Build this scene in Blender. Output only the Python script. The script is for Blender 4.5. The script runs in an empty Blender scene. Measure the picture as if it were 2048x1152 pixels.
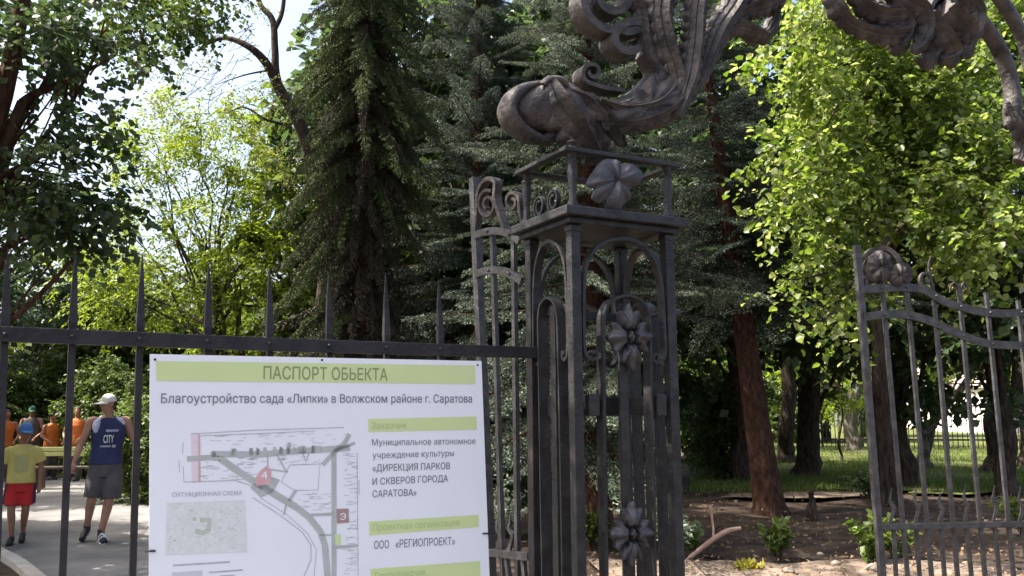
import bpy, bmesh, math, random
import numpy as np
from mathutils import Vector, Matrix

S = bpy.context.scene
C = S.collection
R = math.radians

# ------------------------------------------------------------------ camera
CAM_H = 1.5
FPX = 1750.0                     # focal length in pixels of the 2048 px wide photograph
PITCH = R(8.03)
ROLL = R(0.5)
_F = Vector((0, math.cos(PITCH), math.sin(PITCH)))
_R0 = Vector((1, 0, 0))
_U0 = Vector((0, -math.sin(PITCH), math.cos(PITCH)))
_Rt = _R0 * math.cos(ROLL) - _U0 * math.sin(ROLL)
_Up = _U0 * math.cos(ROLL) + _R0 * math.sin(ROLL)
cam_d = bpy.data.cameras.new('camera')
cam = bpy.data.objects.new('camera', cam_d)
C.objects.link(cam)
cam_d.sensor_width = 36.0
cam_d.lens = 36.0 * FPX / 2048.0
cam_d.clip_start = 0.05
cam_d.clip_end = 2000.0
EYE = Vector((0, 0, CAM_H))
M = Matrix((( _Rt.x, _Up.x, -_F.x, 0), (_Rt.y, _Up.y, -_F.y, 0), (_Rt.z, _Up.z, -_F.z, CAM_H), (0, 0, 0, 1)))
cam.matrix_world = M
S.camera = cam

# ------------------------------------------------------------------ sky, sun, exposure
SUN_EL = R(56)
SUN_DIR = Vector((-0.995, -0.06, 0)).normalized() * math.cos(SUN_EL) + Vector((0, 0, math.sin(SUN_EL)))
world = bpy.data.worlds.new('World')
S.world = world
world.use_nodes = True
wn = world.node_tree
bg = wn.nodes['Background']
sky = wn.nodes.new('ShaderNodeTexSky')
sky.sky_type = 'NISHITA'
sky.sun_disc = False
sky.sun_elevation = SUN_EL
sky.sun_rotation = math.atan2(SUN_DIR.x, SUN_DIR.y)
sky.air_density = 1.0
sky.dust_density = 6.5
sky.ozone_density = 1.0
wn.links.new(sky.outputs[0], bg.inputs[0])
bg.inputs[1].default_value = 0.14
sun_d = bpy.data.lights.new('sun', 'SUN')
sun = bpy.data.objects.new('sun', sun_d)
C.objects.link(sun)
sun_d.energy = 4.4
sun_d.angle = R(0.5)
sun_d.color = (1.0, 0.95, 0.86)
sun.rotation_euler = (-SUN_DIR).to_track_quat('-Z', 'Y').to_euler()
sun.location = (0, 0, 30)
S.view_settings.view_transform = 'Standard'
S.view_settings.look = 'None'
S.view_settings.gamma = 1.0
S.view_settings.exposure = 1.62
S.cycles.max_bounces = 8
S.cycles.diffuse_bounces = 4
S.cycles.transmission_bounces = 5
S.cycles.glossy_bounces = 3

# ------------------------------------------------------------------ picture point -> place
def ray(px, py):
    return (_Rt * ((px - 1024) / FPX) + _Up * ((576 - py) / FPX) + _F).normalized()
def at(px, py, Y):
    d = ray(px, py)
    return EYE + d * (Y / d.y)
def gnd(px, py, z=0.0):
    d = ray(px, py)
    return EYE + d * ((z - CAM_H) / d.z)
def onp(px, py, P0, n):
    d = ray(px, py)
    return EYE + d * ((P0 - EYE).dot(n) / d.dot(n))

# ------------------------------------------------------------------ object helpers
def tag(o, label, cat, group=None, kind=None):
    if label: o['label'] = label
    if cat: o['category'] = cat
    if group: o['group'] = group
    if kind: o['kind'] = kind
    return o
def thing(name, loc, label, cat, group=None):
    o = bpy.data.objects.new(name, None)
    o.empty_display_size = 0.2
    C.objects.link(o)
    o.location = loc
    return tag(o, label, cat, group)
def wloc(o):
    v = Vector((0, 0, 0))
    while o is not None:
        v += Vector(o.location); o = o.parent
    return v
def link_mesh(name, me, parent=None, base=None):
    """me holds world coordinates; shift them so that the object sits on parent / base"""
    o = bpy.data.objects.new(name, me)
    C.objects.link(o)
    off = Vector((0, 0, 0))
    if parent is not None:
        o.parent = parent
        off = wloc(parent)
    elif base is not None:
        off = Vector(base)
        o.location = off
    if off.length > 0:
        me.transform(Matrix.Translation(-off))
    return o

class MB:
    """collects shapes, builds ONE mesh object"""
    def __init__(s): s.v = []; s.f = []
    def add(s, vs, fs):
        n = len(s.v)
        s.v += [tuple(p) for p in vs]
        s.f += [tuple(i + n for i in f) for f in fs]
    def box(s, c, sx, sy, sz, ax=None):
        ax = ax or (Vector((1, 0, 0)), Vector((0, 1, 0)), Vector((0, 0, 1)))
        c = Vector(c)
        vs = [c + ax[0] * (sx / 2 * i) + ax[1] * (sy / 2 * j) + ax[2] * (sz / 2 * k) for k in (-1, 1) for j in (-1, 1) for i in (-1, 1)]
        s.add(vs, [(0, 2, 3, 1), (4, 5, 7, 6), (0, 1, 5, 4), (2, 6, 7, 3), (0, 4, 6, 2), (1, 3, 7, 5)])
    def bar(s, a, b, w, h, side):
        """rectangular bar from a to b, w along side, h along the third axis"""
        a, b = Vector(a), Vector(b)
        s.sweep([a, b], w, h, side)
    def sweep(s, pts, w, h, side, taper=None, closed=False):
        """rectangle (w along the plane normal `side`, h in the plane) swept along pts"""
        pts = [Vector(p) for p in pts]; n = len(pts)
        side = Vector(side).normalized()
        vs = []
        for i, p in enumerate(pts):
            if closed:
                t = pts[(i + 1) % n] - pts[i - 1]
            else:
                t = pts[min(i + 1, n - 1)] - pts[max(i - 1, 0)]
            t.normalize()
            nn = t.cross(side)
            if nn.length < 1e-6: nn = Vector((1, 0, 0))
            nn.normalize()
            sd = nn.cross(t).normalized()
            k = taper[i] if taper else 1.0
            for (a, b) in ((-1, -1), (1, -1), (1, 1), (-1, 1)):
                vs.append(p + sd * (a * w / 2 * k) + nn * (b * h / 2 * k))
        fs = []
        for i in range(n if closed else n - 1):
            j = (i + 1) % n
            for q in range(4):
                fs.append((i * 4 + q, i * 4 + (q + 1) % 4, j * 4 + (q + 1) % 4, j * 4 + q))
        if not closed:
            fs.append((3, 2, 1, 0)); fs.append(tuple((n - 1) * 4 + q for q in range(4)))
        s.add(vs, fs)
    def tube(s, pts, rad, n=10, flat=1.0, side=None, flute=0, famp=0.0, ph=0.0, cap=True, sharp=False):
        """round (or flattened / fluted) tube; rad: number or list; flat scales along side"""
        pts = [Vector(p) for p in pts]; m = len(pts)
        if not hasattr(rad, '__len__'): rad = [rad] * m
        if not hasattr(flat, '__len__'): flat = [flat] * m
        ref = Vector(side).normalized() if side is not None else None
        vs = []
        prev = None
        for i, p in enumerate(pts):
            t = pts[min(i + 1, m - 1)] - pts[max(i - 1, 0)]
            if t.length < 1e-9: t = Vector((0, 0, 1))
            t.normalize()
            if ref is not None: a = ref - t * ref.dot(t)
            elif prev is not None: a = prev - t * prev.dot(t)
            else: a = Vector((0, 0, 1)).cross(t) if abs(t.z) < 0.9 else Vector((1, 0, 0)).cross(t)
            if a.length < 1e-6: a = t.orthogonal()
            a.normalize(); prev = a
            b = t.cross(a)
            for q in range(n):
                th = 2 * math.pi * q / n
                r = rad[i] * (1 + (famp * (2.6 * abs(math.cos(flute * th / 2 + ph)) - 1.6 if sharp else math.cos(flute * th + ph)) if flute else 0))
                vs.append(p + a * (math.cos(th) * r * flat[i]) + b * (math.sin(th) * r))
        fs = []
        for i in range(m - 1):
            for q in range(n):
                fs.append((i * n + q, i * n + (q + 1) % n, (i + 1) * n + (q + 1) % n, (i + 1) * n + q))
        if cap:
            fs.append(tuple(reversed(range(n)))); fs.append(tuple((m - 1) * n + q for q in range(n)))
        s.add(vs, fs)
    def rings(s, rs, cap=True):
        """rs: list of rings (lists of points of equal length)"""
        n = len(rs[0]); vs = [p for r in rs for p in r]
        fs = []
        for i in range(len(rs) - 1):
            for q in range(n):
                fs.append((i * n + q, i * n + (q + 1) % n, (i + 1) * n + (q + 1) % n, (i + 1) * n + q))
        if cap:
            fs.append(tuple(reversed(range(n)))); fs.append(tuple((len(rs) - 1) * n + q for q in range(n)))
        s.add(vs, fs)
    def ell(s, c, rx, ry, rz, n=14, m=9, ax=None):
        c = Vector(c)
        ax = ax or (Vector((1, 0, 0)), Vector((0, 1, 0)), Vector((0, 0, 1)))
        rs = []
        for i in range(m + 1):
            ph = math.pi * i / m - math.pi / 2
            k = max(math.cos(ph), 0.03)
            rs.append([c + ax[0] * (rx * k * math.cos(2 * math.pi * q / n)) + ax[1] * (ry * k * math.sin(2 * math.pi * q / n)) + ax[2] * (rz * math.sin(ph)) for q in range(n)])
        s.rings(rs)
    def lathe(s, base, prof, n=14, axis=None):
        base = Vector(base); axis = Vector(axis or (0, 0, 1)).normalized()
        a = axis.orthogonal().normalized(); b = axis.cross(a)
        s.rings([[base + axis * z + a * (r * math.cos(2 * math.pi * q / n)) + b * (r * math.sin(2 * math.pi * q / n)) for q in range(n)] for (r, z) in prof])
    def prism(s, poly, d):
        """polygon extruded by vector d"""
        n = len(poly); d = Vector(d)
        vs = [Vector(p) for p in poly] + [Vector(p) + d for p in poly]
        s.add(vs, [tuple(range(n)), tuple(reversed(range(n, 2 * n)))] + [(i, i + n, (i + 1) % n + n, (i + 1) % n) for i in range(n)])
    def mesh(s, name, smooth=False, fix=True):
        me = bpy.data.meshes.new(name)
        me.from_pydata(s.v, [], s.f)
        if fix:
            bm = bmesh.new(); bm.from_mesh(me)
            bmesh.ops.recalc_face_normals(bm, faces=bm.faces)
            bm.to_mesh(me); bm.free()
        if smooth:
            me.shade_smooth()
            me.set_sharp_from_angle(angle=R(smooth if smooth > 1 else 50))
        return me
    def build(s, name, mat, parent=None, base=None, smooth=False, bevel=0.0, fix=True):
        me = s.mesh(name, smooth, fix)
        me.materials.append(mat)
        o = link_mesh(name, me, parent, base)
        if bevel:
            b = o.modifiers.new('bevel', 'BEVEL'); b.width = bevel; b.segments = 2; b.limit_method = 'ANGLE'; b.angle_limit = R(40)
        return o

def np_obj(name, V, F, mat, parent=None, base=None, smooth=False):
    """fast mesh from arrays; F is (M,k)"""
    me = bpy.data.meshes.new(name)
    V = np.asarray(V, dtype=np.float32)
    off = wloc(parent) if parent is not None else (Vector(base) if base is not None else Vector((0, 0, 0)))
    V = V - np.array(off, dtype=np.float32)
    F = np.asarray(F, dtype=np.int32)
    m, k = F.shape
    me.vertices.add(len(V)); me.vertices.foreach_set('co', V.ravel())
    me.loops.add(m * k); me.loops.foreach_set('vertex_index', F.ravel())
    me.polygons.add(m); me.polygons.foreach_set('loop_start', np.arange(0, m * k, k, dtype=np.int32))
    me.update(calc_edges=True)
    if smooth: me.shade_smooth()
    me.materials.append(mat)
    o = bpy.data.objects.new(name, me); C.objects.link(o)
    if parent is not None: o.parent = parent
    else: o.location = off
    return o

def spline(pts, n=8):
    """Catmull-Rom through pts"""
    P = [Vector(p) for p in pts]
    if len(P) < 3: return P
    P = [P[0] * 2 - P[1]] + P + [P[-1] * 2 - P[-2]]
    out = []
    for i in range(1, len(P) - 2):
        for k in range(n):
            t = k / n
            out.append(0.5 * ((2 * P[i]) + (P[i + 1] - P[i - 1]) * t + (2 * P[i - 1] - 5 * P[i] + 4 * P[i + 1] - P[i + 2]) * t * t + (3 * P[i] - P[i - 1] - 3 * P[i + 1] + P[i + 2]) * t ** 3))
    out.append(P[-2])
    return out
def lerpl(vals, n):
    """resample list of numbers to n entries"""
    return list(np.interp(np.linspace(0, 1, n), np.linspace(0, 1, len(vals)), vals))

def copy_tree(o, parent=None):
    c = o.copy(); C.objects.link(c); c.parent = parent
    for ch in list(o.children): copy_tree(ch, c)
    return c

# ------------------------------------------------------------------ materials
def mat(name, c1, c2=None, rough=0.7, scale=8.0, detail=5.0, bump=0.0, bscale=None, metal=0.0, spec=0.5, c3=None, stretch=None):
    m = bpy.data.materials.new(name); m.use_nodes = True
    nt = m.node_tree; b = nt.nodes['Principled BSDF']
    b.inputs['Roughness'].default_value = rough
    b.inputs['Metallic'].default_value = metal
    b.inputs['Specular IOR Level'].default_value = spec
    tc = nt.nodes.new('ShaderNodeTexCoord')
    vec = tc.outputs['Object']
    if stretch:
        mp = nt.nodes.new('ShaderNodeMapping'); mp.inputs['Scale'].default_value = stretch
        nt.links.new(vec, mp.inputs[0]); vec = mp.outputs[0]
    if c2 is not None:
        nz = nt.nodes.new('ShaderNodeTexNoise'); nz.inputs['Scale'].default_value = scale; nz.inputs['Detail'].default_value = detail
        nt.links.new(vec, nz.inputs['Vector'])
        cr = nt.nodes.new('ShaderNodeValToRGB')
        cr.color_ramp.elements[0].position = 0.35; cr.color_ramp.elements[0].color = (*c1, 1)
        cr.color_ramp.elements[1].position = 0.65; cr.color_ramp.elements[1].color = (*c2, 1)
        if c3 is not None:
            e = cr.color_ramp.elements.new(0.8); e.color = (*c3, 1)
        nt.links.new(nz.outputs[0], cr.inputs[0]); nt.links.new(cr.outputs[0], b.inputs['Base Color'])
    else:
        b.inputs['Base Color'].default_value = (*c1, 1)
    if bump:
        n2 = nt.nodes.new('ShaderNodeTexNoise'); n2.inputs['Scale'].default_value = bscale or scale * 3; n2.inputs['Detail'].default_value = 6
        nt.links.new(vec, n2.inputs['Vector'])
        bp = nt.nodes.new('ShaderNodeBump'); bp.inputs['Strength'].default_value = bump; bp.inputs['Distance'].default_value = 0.02
        nt.links.new(n2.outputs[0], bp.inputs['Height']); nt.links.new(bp.outputs[0], b.inputs['Normal'])
    return m

def leafmat(name, cols, trans=0.45, rough=0.45, tcol=None, spec=0.4):
    """leaves: colour differs from leaf to leaf, light passes through"""
    m = bpy.data.materials.new(name); m.use_nodes = True
    nt = m.node_tree; b = nt.nodes['Principled BSDF']; out = nt.nodes['Material Output']
    g = nt.nodes.new('ShaderNodeNewGeometry')
    cr = nt.nodes.new('ShaderNodeValToRGB')
    while len(cr.color_ramp.elements) < len(cols): cr.color_ramp.elements.new(0.5)
    for i, c in enumerate(cols):
        cr.color_ramp.elements[i].position = i / (len(cols) - 1); cr.color_ramp.elements[i].color = (*c, 1)
    nt.links.new(g.outputs['Random Per Island'], cr.inputs[0])
    nt.links.new(cr.outputs[0], b.inputs['Base Color'])
    b.inputs['Roughness'].default_value = rough
    b.inputs['Specular IOR Level'].default_value = spec
    tr = nt.nodes.new('ShaderNodeBsdfTranslucent')
    hs = nt.nodes.new('ShaderNodeHueSaturation')
    hs.inputs['Hue'].default_value = 0.487; hs.inputs['Saturation'].default_value = 1.12; hs.inputs['Value'].default_value = 1.9
    nt.links.new(cr.outputs[0], hs.inputs['Color']); nt.links.new(hs.outputs[0], tr.inputs['Color'])
    mx = nt.nodes.new('ShaderNodeMixShader'); mx.inputs[0].default_value = trans
    nt.links.new(b.outputs[0], mx.inputs[1]); nt.links.new(tr.outputs[0], mx.inputs[2])
    nt.links.new(mx.outputs[0], out.inputs['Surface'])
    return m

IRON = mat('dark_iron', (0.018, 0.0175, 0.0183), (0.036, 0.0345, 0.035), rough=0.42, scale=14, bump=0.3, bscale=55, spec=0.3, c3=(0.068, 0.058, 0.050))
IRON_D = mat('fence_iron', (0.017, 0.0155, 0.0168), (0.030, 0.0270, 0.0285), rough=0.45, scale=9, bump=0.3, bscale=45, spec=0.3, c3=(0.054, 0.040, 0.033))
CAST = mat('weathered_cast_iron', (0.026, 0.0225, 0.021), (0.085, 0.072, 0.064), rough=0.52, scale=8, bump=0.7, bscale=30, spec=0.3, c3=(0.13, 0.082, 0.062))
ROSE = mat('grey_cast_iron', (0.030, 0.028, 0.031), (0.055, 0.051, 0.056), rough=0.5, scale=14, bump=0.35, bscale=45)
GATE = mat('sunlit_grey_iron', (0.035, 0.034, 0.035), (0.075, 0.073, 0.072), rough=0.45, scale=16, bump=0.35, bscale=60, c3=(0.11, 0.105, 0.10))  # lighter grey: the sun on the gate rails is put into the colour
RUST = mat('rusty_iron', (0.05, 0.03, 0.025), (0.10, 0.055, 0.04), rough=0.75, scale=12, bump=0.3)
BARK = mat('dark_bark', (0.030, 0.022, 0.018), (0.085, 0.066, 0.052), rough=0.95, scale=9, bump=1.0, bscale=22, spec=0.1, stretch=(2.2, 2.2, 0.5))
BARK_R = mat('reddish_bark', (0.038, 0.020, 0.014), (0.098, 0.052, 0.036), rough=0.95, scale=10, bump=1.0, bscale=26, spec=0.1, stretch=(2, 2, 0.7))
BARK_G = mat('grey_bark', (0.065, 0.055, 0.045), (0.16, 0.14, 0.115), rough=0.95, scale=9, bump=1.0, bscale=22, spec=0.1, stretch=(2.2, 2.2, 0.5))
# ================================================================== IRONWORK
Z = Vector((0, 0, 1))
# ---- near fence with spikes
FA = at(0, 668, 3.2); FB = at(1090, 707, 4.45)
fdir = Vector((FB.x - FA.x, FB.y - FA.y, 0)).normalized()
fn = Vector((fdir.y, -fdir.x, 0))          # towards the camera
def FP(px, py, off=0.0):
    return onp(px, py, FA + fn * off, fn)
fence = thing('spiked_iron_fence', (FA.x, FA.y, 0), 'dark iron fence with a flat rail and spear points, carrying the white information board', 'fence')
m = MB()
railp = [FP(-420, 640), FP(0, 668), FP(540, 689), FP(1086, 706)]
for a, b in zip(railp[:-1], railp[1:]):
    m.sweep([a, b], 0.026, 0.057, fn)
m.build('rail', IRON_D, fence, bevel=0.003)
m = MB(); m.sweep([Vector((p.x, p.y, 0.24)) for p in railp], 0.026, 0.05, fn); m.build('lower_rail', IRON_D, fence)
fbars = [((-262, 470), (-320, 1150)), ((-122, 480), (-160, 1150)), ((16, 490), (-8, 1150)), ((152, 498), (125, 1150)), ((285, 505), (265, 1150)), ((418, 520), (407, 1150)),
         ((539, 530), (540, 1150)), ((657, 542), (662, 1150)), ((771, 543), (779, 1150)), ((877, 556), (893, 1150))]
for (t, b) in fbars:
    m = MB()
    T = FP(*t, -0.026); B = FP(*b, -0.026)
    d = (B - T).normalized()
    foot = T + d * ((T.z - 0.02) / -d.z)
    rl = T + d * (T.z - 1.80) 
    L = (rl - T).length
    m.sweep([T + d * 0.004, T + d * L * 0.35, T + d * L * 0.85, rl, foot], 0.022, 0.024, fn, taper=[0.05, 0.75, 1.3, 1.05, 1.0])
    bar = m.build('bar', IRON_D, fence)
    k = MB(); hit = onp(*(t[0] * .5 + b[0] * .5, 0), FA, fn) if False else rl + fn * 0.041
    # bolt on the rail where the bar crosses
    tt = ((t[0] + (b[0] - t[0]) * 0.26), 668 + (t[0]) * 0.0352)
    c = FP(tt[0], tt[1], 0.013)
    k.ell(c, 0.011, 0.011, 0.009, 8, 5)
    k.build('bolt', IRON_D, bar, smooth=True)
# end post by the pillar
m = MB()
p = FP(1072, 720, -0.05)
m.box((p.x, p.y, 0.95), 0.085, 0.05, 1.72, (fdir, fn, Z))
m.build('end_post', IRON_D, fence, bevel=0.004)

# ---- information board
SO = 0.022
def SP(px, py, off=0.0):
    return onp(px, py, FA + fn * (SO + off), fn)
WHITE = mat('white_board', (0.86, 0.86, 0.885), (0.885, 0.885, 0.905), rough=0.38, scale=3)
LIME = mat('lime_print', (0.64, 0.73, 0.33), (0.67, 0.76, 0.36), rough=0.4, scale=4)
INK = mat('grey_ink', (0.16, 0.165, 0.195), (0.23, 0.235, 0.265), rough=0.5, scale=30)
INKL = mat('pale_ink', (0.40, 0.41, 0.43), (0.50, 0.51, 0.52), rough=0.5, scale=30)
OLIVE = mat('olive_ink', (0.27, 0.32, 0.14), rough=0.5)
OLIVEL = mat('pale_olive_ink', (0.46, 0.54, 0.24), rough=0.5)
ROADC = mat('map_road_grey', (0.43, 0.45, 0.42), (0.50, 0.52, 0.49), rough=0.5, scale=20)
PLANTC = mat('map_planting_grey', (0.42, 0.44, 0.40), (0.52, 0.54, 0.49), rough=0.5, scale=30)
REDC = mat('map_red', (0.66, 0.36, 0.36), (0.74, 0.46, 0.46), rough=0.5, scale=20)
BROWNC = mat('map_brown', (0.40, 0.26, 0.23), rough=0.5)
PINK = mat('map_pink', (0.80, 0.66, 0.70), rough=0.5)
TL, TR, BL, BR = SP(300, 708), SP(963, 722), SP(298, 1152), SP(979, 1152)
BL2 = TL + (BL - TL) * 1.45; BR2 = TR + (BR - TR) * 1.45
board = thing('information_board', (TL + TR) * 0.5 * 1.0, 'white construction notice board with lime headings and a park map, tied to the spiked fence', 'sign board')
m = MB(); m.prism([BL2, BR2, TR, TL], -fn * 0.006); m.build('panel', WHITE, board)
def flat(name, polys, mt, off):
    m = MB()
    for pl in polys:
        m.add([SP(x, y, off) for x, y in pl], [tuple(range(len(pl)))])
    me = m.mesh(name, fix=False); me.materials.append(mt)
    return link_mesh(name, me, board)
def ribbon(pts, w):
    out = []
    P = [Vector((x, y)) for x, y in pts]; L = []; Rr = []
    for i, p in enumerate(P):
        t = (P[min(i + 1, len(P) - 1)] - P[max(i - 1, 0)]).normalized(); nn = Vector((-t.y, t.x))
        L.append(p + nn * w / 2); Rr.append(p - nn * w / 2)
    for i in range(len(P) - 1):
        out.append([tuple(Rr[i]), tuple(Rr[i + 1]), tuple(L[i + 1]), tuple(L[i])])
    return out
flat('heading_band', [[(313, 762), (951, 768), (950, 731), (312, 722)]], LIME, 0.001)
for q in ([(737, 864), (954, 859), (953, 833), (736, 838)], [(739, 1071), (958, 1054), (957, 1030), (738, 1043)], [(742, 1175), (961, 1158), (960, 1122), (741, 1138)]):
    flat('subheading_band', [q], LIME, 0.001)
# map drawing
rnd = random.Random(5)
roads = ribbon([(374, 918), (420, 915), (440, 917)], 11) + ribbon([(425, 908), (520, 909), (600, 902), (700, 896)], 12) \
    + ribbon([(440, 917), (480, 945), (520, 970), (560, 995), (592, 1014)], 14) + ribbon([(592, 1014), (618, 1034), (640, 1062), (650, 1090), (655, 1152), (655, 1180)], 13) \
    + ribbon([(668, 905), (668, 960), (668, 1050), (668, 1180)], 10) + ribbon([(668, 905), (690, 885), (699, 868)], 9) + ribbon([(668, 902), (710, 886)], 6) \
    + ribbon([(668, 905), (645, 930)], 9) + ribbon([(622, 1030), (668, 1028)], 6) + ribbon([(668, 1095), (716, 1091)], 6) + ribbon([(578, 1002), (592, 980)], 7) \
    + ribbon([(572, 1010), (568, 1030)], 4) + ribbon([(535, 905), (536, 935)], 3) + ribbon([(553, 908), (572, 942)], 3) + ribbon([(536, 938), (576, 944)], 3) \
    + ribbon([(605, 905), (612, 924), (618, 906)], 3) + ribbon([(640, 1070), (665, 1070)], 3) + [[(500, 975), (522, 995), (545, 985), (560, 960), (530, 948)]] \
    + [[(420, 905), (428, 902), (434, 910), (424, 914)], [(575, 885), (582, 885), (582, 895), (575, 895)]]
plantq = []
for i in range(22):
    x = rnd.uniform(460, 640); y = 906 - (x - 460) * 0.035
    plantq.append([(x, y + 6), (x + 9, y + 5), (x + 8, y - 10 + rnd.uniform(0, 5)), (x + 2, y - 9)])
flat('map_road', roads, ROADC, 0.0012); o = flat('map_planting', plantq, PLANTC, 0.0017); o['kind'] = 'stuff'
flat('map_highlight', [[(382, 866), (400, 866), (402, 964), (384, 966)]], PINK, 0.0008)
flat('map_boundary', ribbon([(398, 868), (399, 964)], 3), REDC, 0.0018)
flat('map_marker', [[(512, 972), (541, 968), (543, 940), (533, 932), (520, 942), (510, 958)]], REDC, 0.0018)
flat('map_square', [[(674, 1047), (698, 1045), (697, 1017), (673, 1018)]], BROWNC, 0.0018)
flat('map_green', [[(671, 1090), (682, 1089), (681, 1068), (670, 1069)]], LIME, 0.0018)
lines = ribbon([(382, 868), (520, 860), (688, 855)], 1.6) + ribbon([(398, 872), (500, 868), (630, 862)], 1.4) + ribbon([(368, 964), (470, 961), (505, 972)], 1.6) \
    + ribbon([(366, 932), (368, 964)], 1.3) + ribbon([(366, 885), (365, 907)], 1.3) + ribbon([(358, 920), (359, 945)], 1.3) + ribbon([(718, 960), (718, 990)], 1.3) \
    + ribbon([(580, 930), (640, 928), (636, 980), (590, 981), (562, 964), (580, 930)], 1.6) + ribbon([(714, 905), (716, 1090), (716, 1152)], 1.2) \
    + ribbon([(505, 995), (560, 1030), (605, 1065), (622, 1090), (622, 1120), (608, 1152)], 1.6) + ribbon([(520, 995), (575, 1030), (616, 1068), (633, 1100), (628, 1152)], 1.2)
for i in range(230):
    x, y = rnd.choice([(rnd.uniform(385, 690), rnd.uniform(866, 892)), (rnd.uniform(385, 500), rnd.uniform(925, 960)), (rnd.uniform(470, 640), rnd.uniform(912, 930)), (rnd.uniform(685, 714), rnd.uniform(905, 1150)), (rnd.uniform(590, 660), rnd.uniform(985, 1022)), (rnd.uniform(685, 714), rnd.uniform(905, 1150))])
    l = rnd.uniform(3, 18)
    if x + l > 716: l = 716 - x
    lines += ribbon([(x, y), (x + l, y - 0.04 * l + rnd.uniform(-1, 1))], 0.9)
flat('map_line', lines, INKL, 0.001)['kind'] = 'stuff'
MAPB = mat('map_beige', (0.70, 0.71, 0.66), (0.76, 0.77, 0.75), rough=0.5, scale=40)
flat('location_plan', [[(330, 1110), (495, 1104), (490, 1000), (334, 1006)]], MAPB, 0.0008)
flat('plan_area', ribbon([(400, 1040), (419, 1040), (417, 1060), (406, 1066), (390, 1062)], 10) + [[(386, 1034), (392, 1034), (392, 1042), (386, 1042)]], mat('plan_green', (0.52, 0.56, 0.44), rough=0.5), 0.0014)
pl = []
for i in range(120):
    x, y = rnd.uniform(336, 486), rnd.uniform(1008, 1102)
    pl += ribbon([(x, y), (x + rnd.uniform(-7, 7), y + rnd.uniform(-5, 5))], 0.8)
flat('plan_line', pl, INKL, 0.0011)['kind'] = 'stuff'
flat('legend_line', ribbon([(346, 1131), (460, 1124)], 3) + ribbon([(418, 1145), (486, 1140)], 3) + ribbon([(440, 1152), (470, 1150)], 2), INKL, 0.001)
flat('legend_box', [[(344, 1170), (405, 1166), (405, 1141), (344, 1145)]], mat('legend_grey', (0.62, 0.62, 0.66), rough=0.5), 0.001)

from mathutils.geometry import tessellate_polygon, delaunay_2d_cdt
def contours(txt):
    """outlines of a text as polygons"""
    cu = bpy.data.curves.new('t', 'FONT'); cu.body = txt; cu.size = 1.0
    ob = bpy.data.objects.new('t', cu); C.objects.link(ob)
    dg = bpy.context.evaluated_depsgraph_get()
    cv = ob.evaluated_get(dg).to_curve(dg)
    polys = []
    for sp in cv.splines:
        P = []
        bp = sp.bezier_points
        for i, p in enumerate(bp):
            q = bp[(i + 1) % len(bp)]
            a0, a1, a2, a3 = p.co, p.handle_right, q.handle_left, q.co
            straight = (a1 - a0).cross(a3 - a0).length < 1e-5 and (a2 - a0).cross(a3 - a0).length < 1e-5
            for k in range(1 if straight else 4):
                t = k / 4
                P.append((a0 * (1 - t) ** 3 + a1 * (3 * t * (1 - t) ** 2) + a2 * (3 * t * t * (1 - t)) + a3 * t ** 3).to_2d())
        R_ = []
        for p in P:
            if not R_ or (p - R_[-1]).length > 5e-3: R_.append(p)
        if len(R_) > 2 and (R_[0] - R_[-1]).length < 5e-3: R_.pop()
        if len(R_) > 2: polys.append(R_)
    ob.to_curve_clear(); bpy.data.objects.remove(ob); bpy.data.curves.remove(cu)
    return polys
def area(P): return 0.5 * sum(P[i - 1].x * P[i].y - P[i].x * P[i - 1].y for i in range(len(P)))
def inside(pt, P):
    c = False
    for i in range(len(P)):
        a, b = P[i - 1], P[i]
        if (a.y > pt.y) != (b.y > pt.y) and pt.x < (b.x - a.x) * (pt.y - a.y) / (b.y - a.y) + a.x: c = not c
    return c
def grow(P, d, sg):
    out = []
    for i in range(len(P)):
        t = (P[(i + 1) % len(P)] - P[i - 1])
        if t.length > 1e-9: t.normalize()
        out.append(P[i] + Vector((t.y, -t.x)) * d * sg)
    return out
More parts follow.
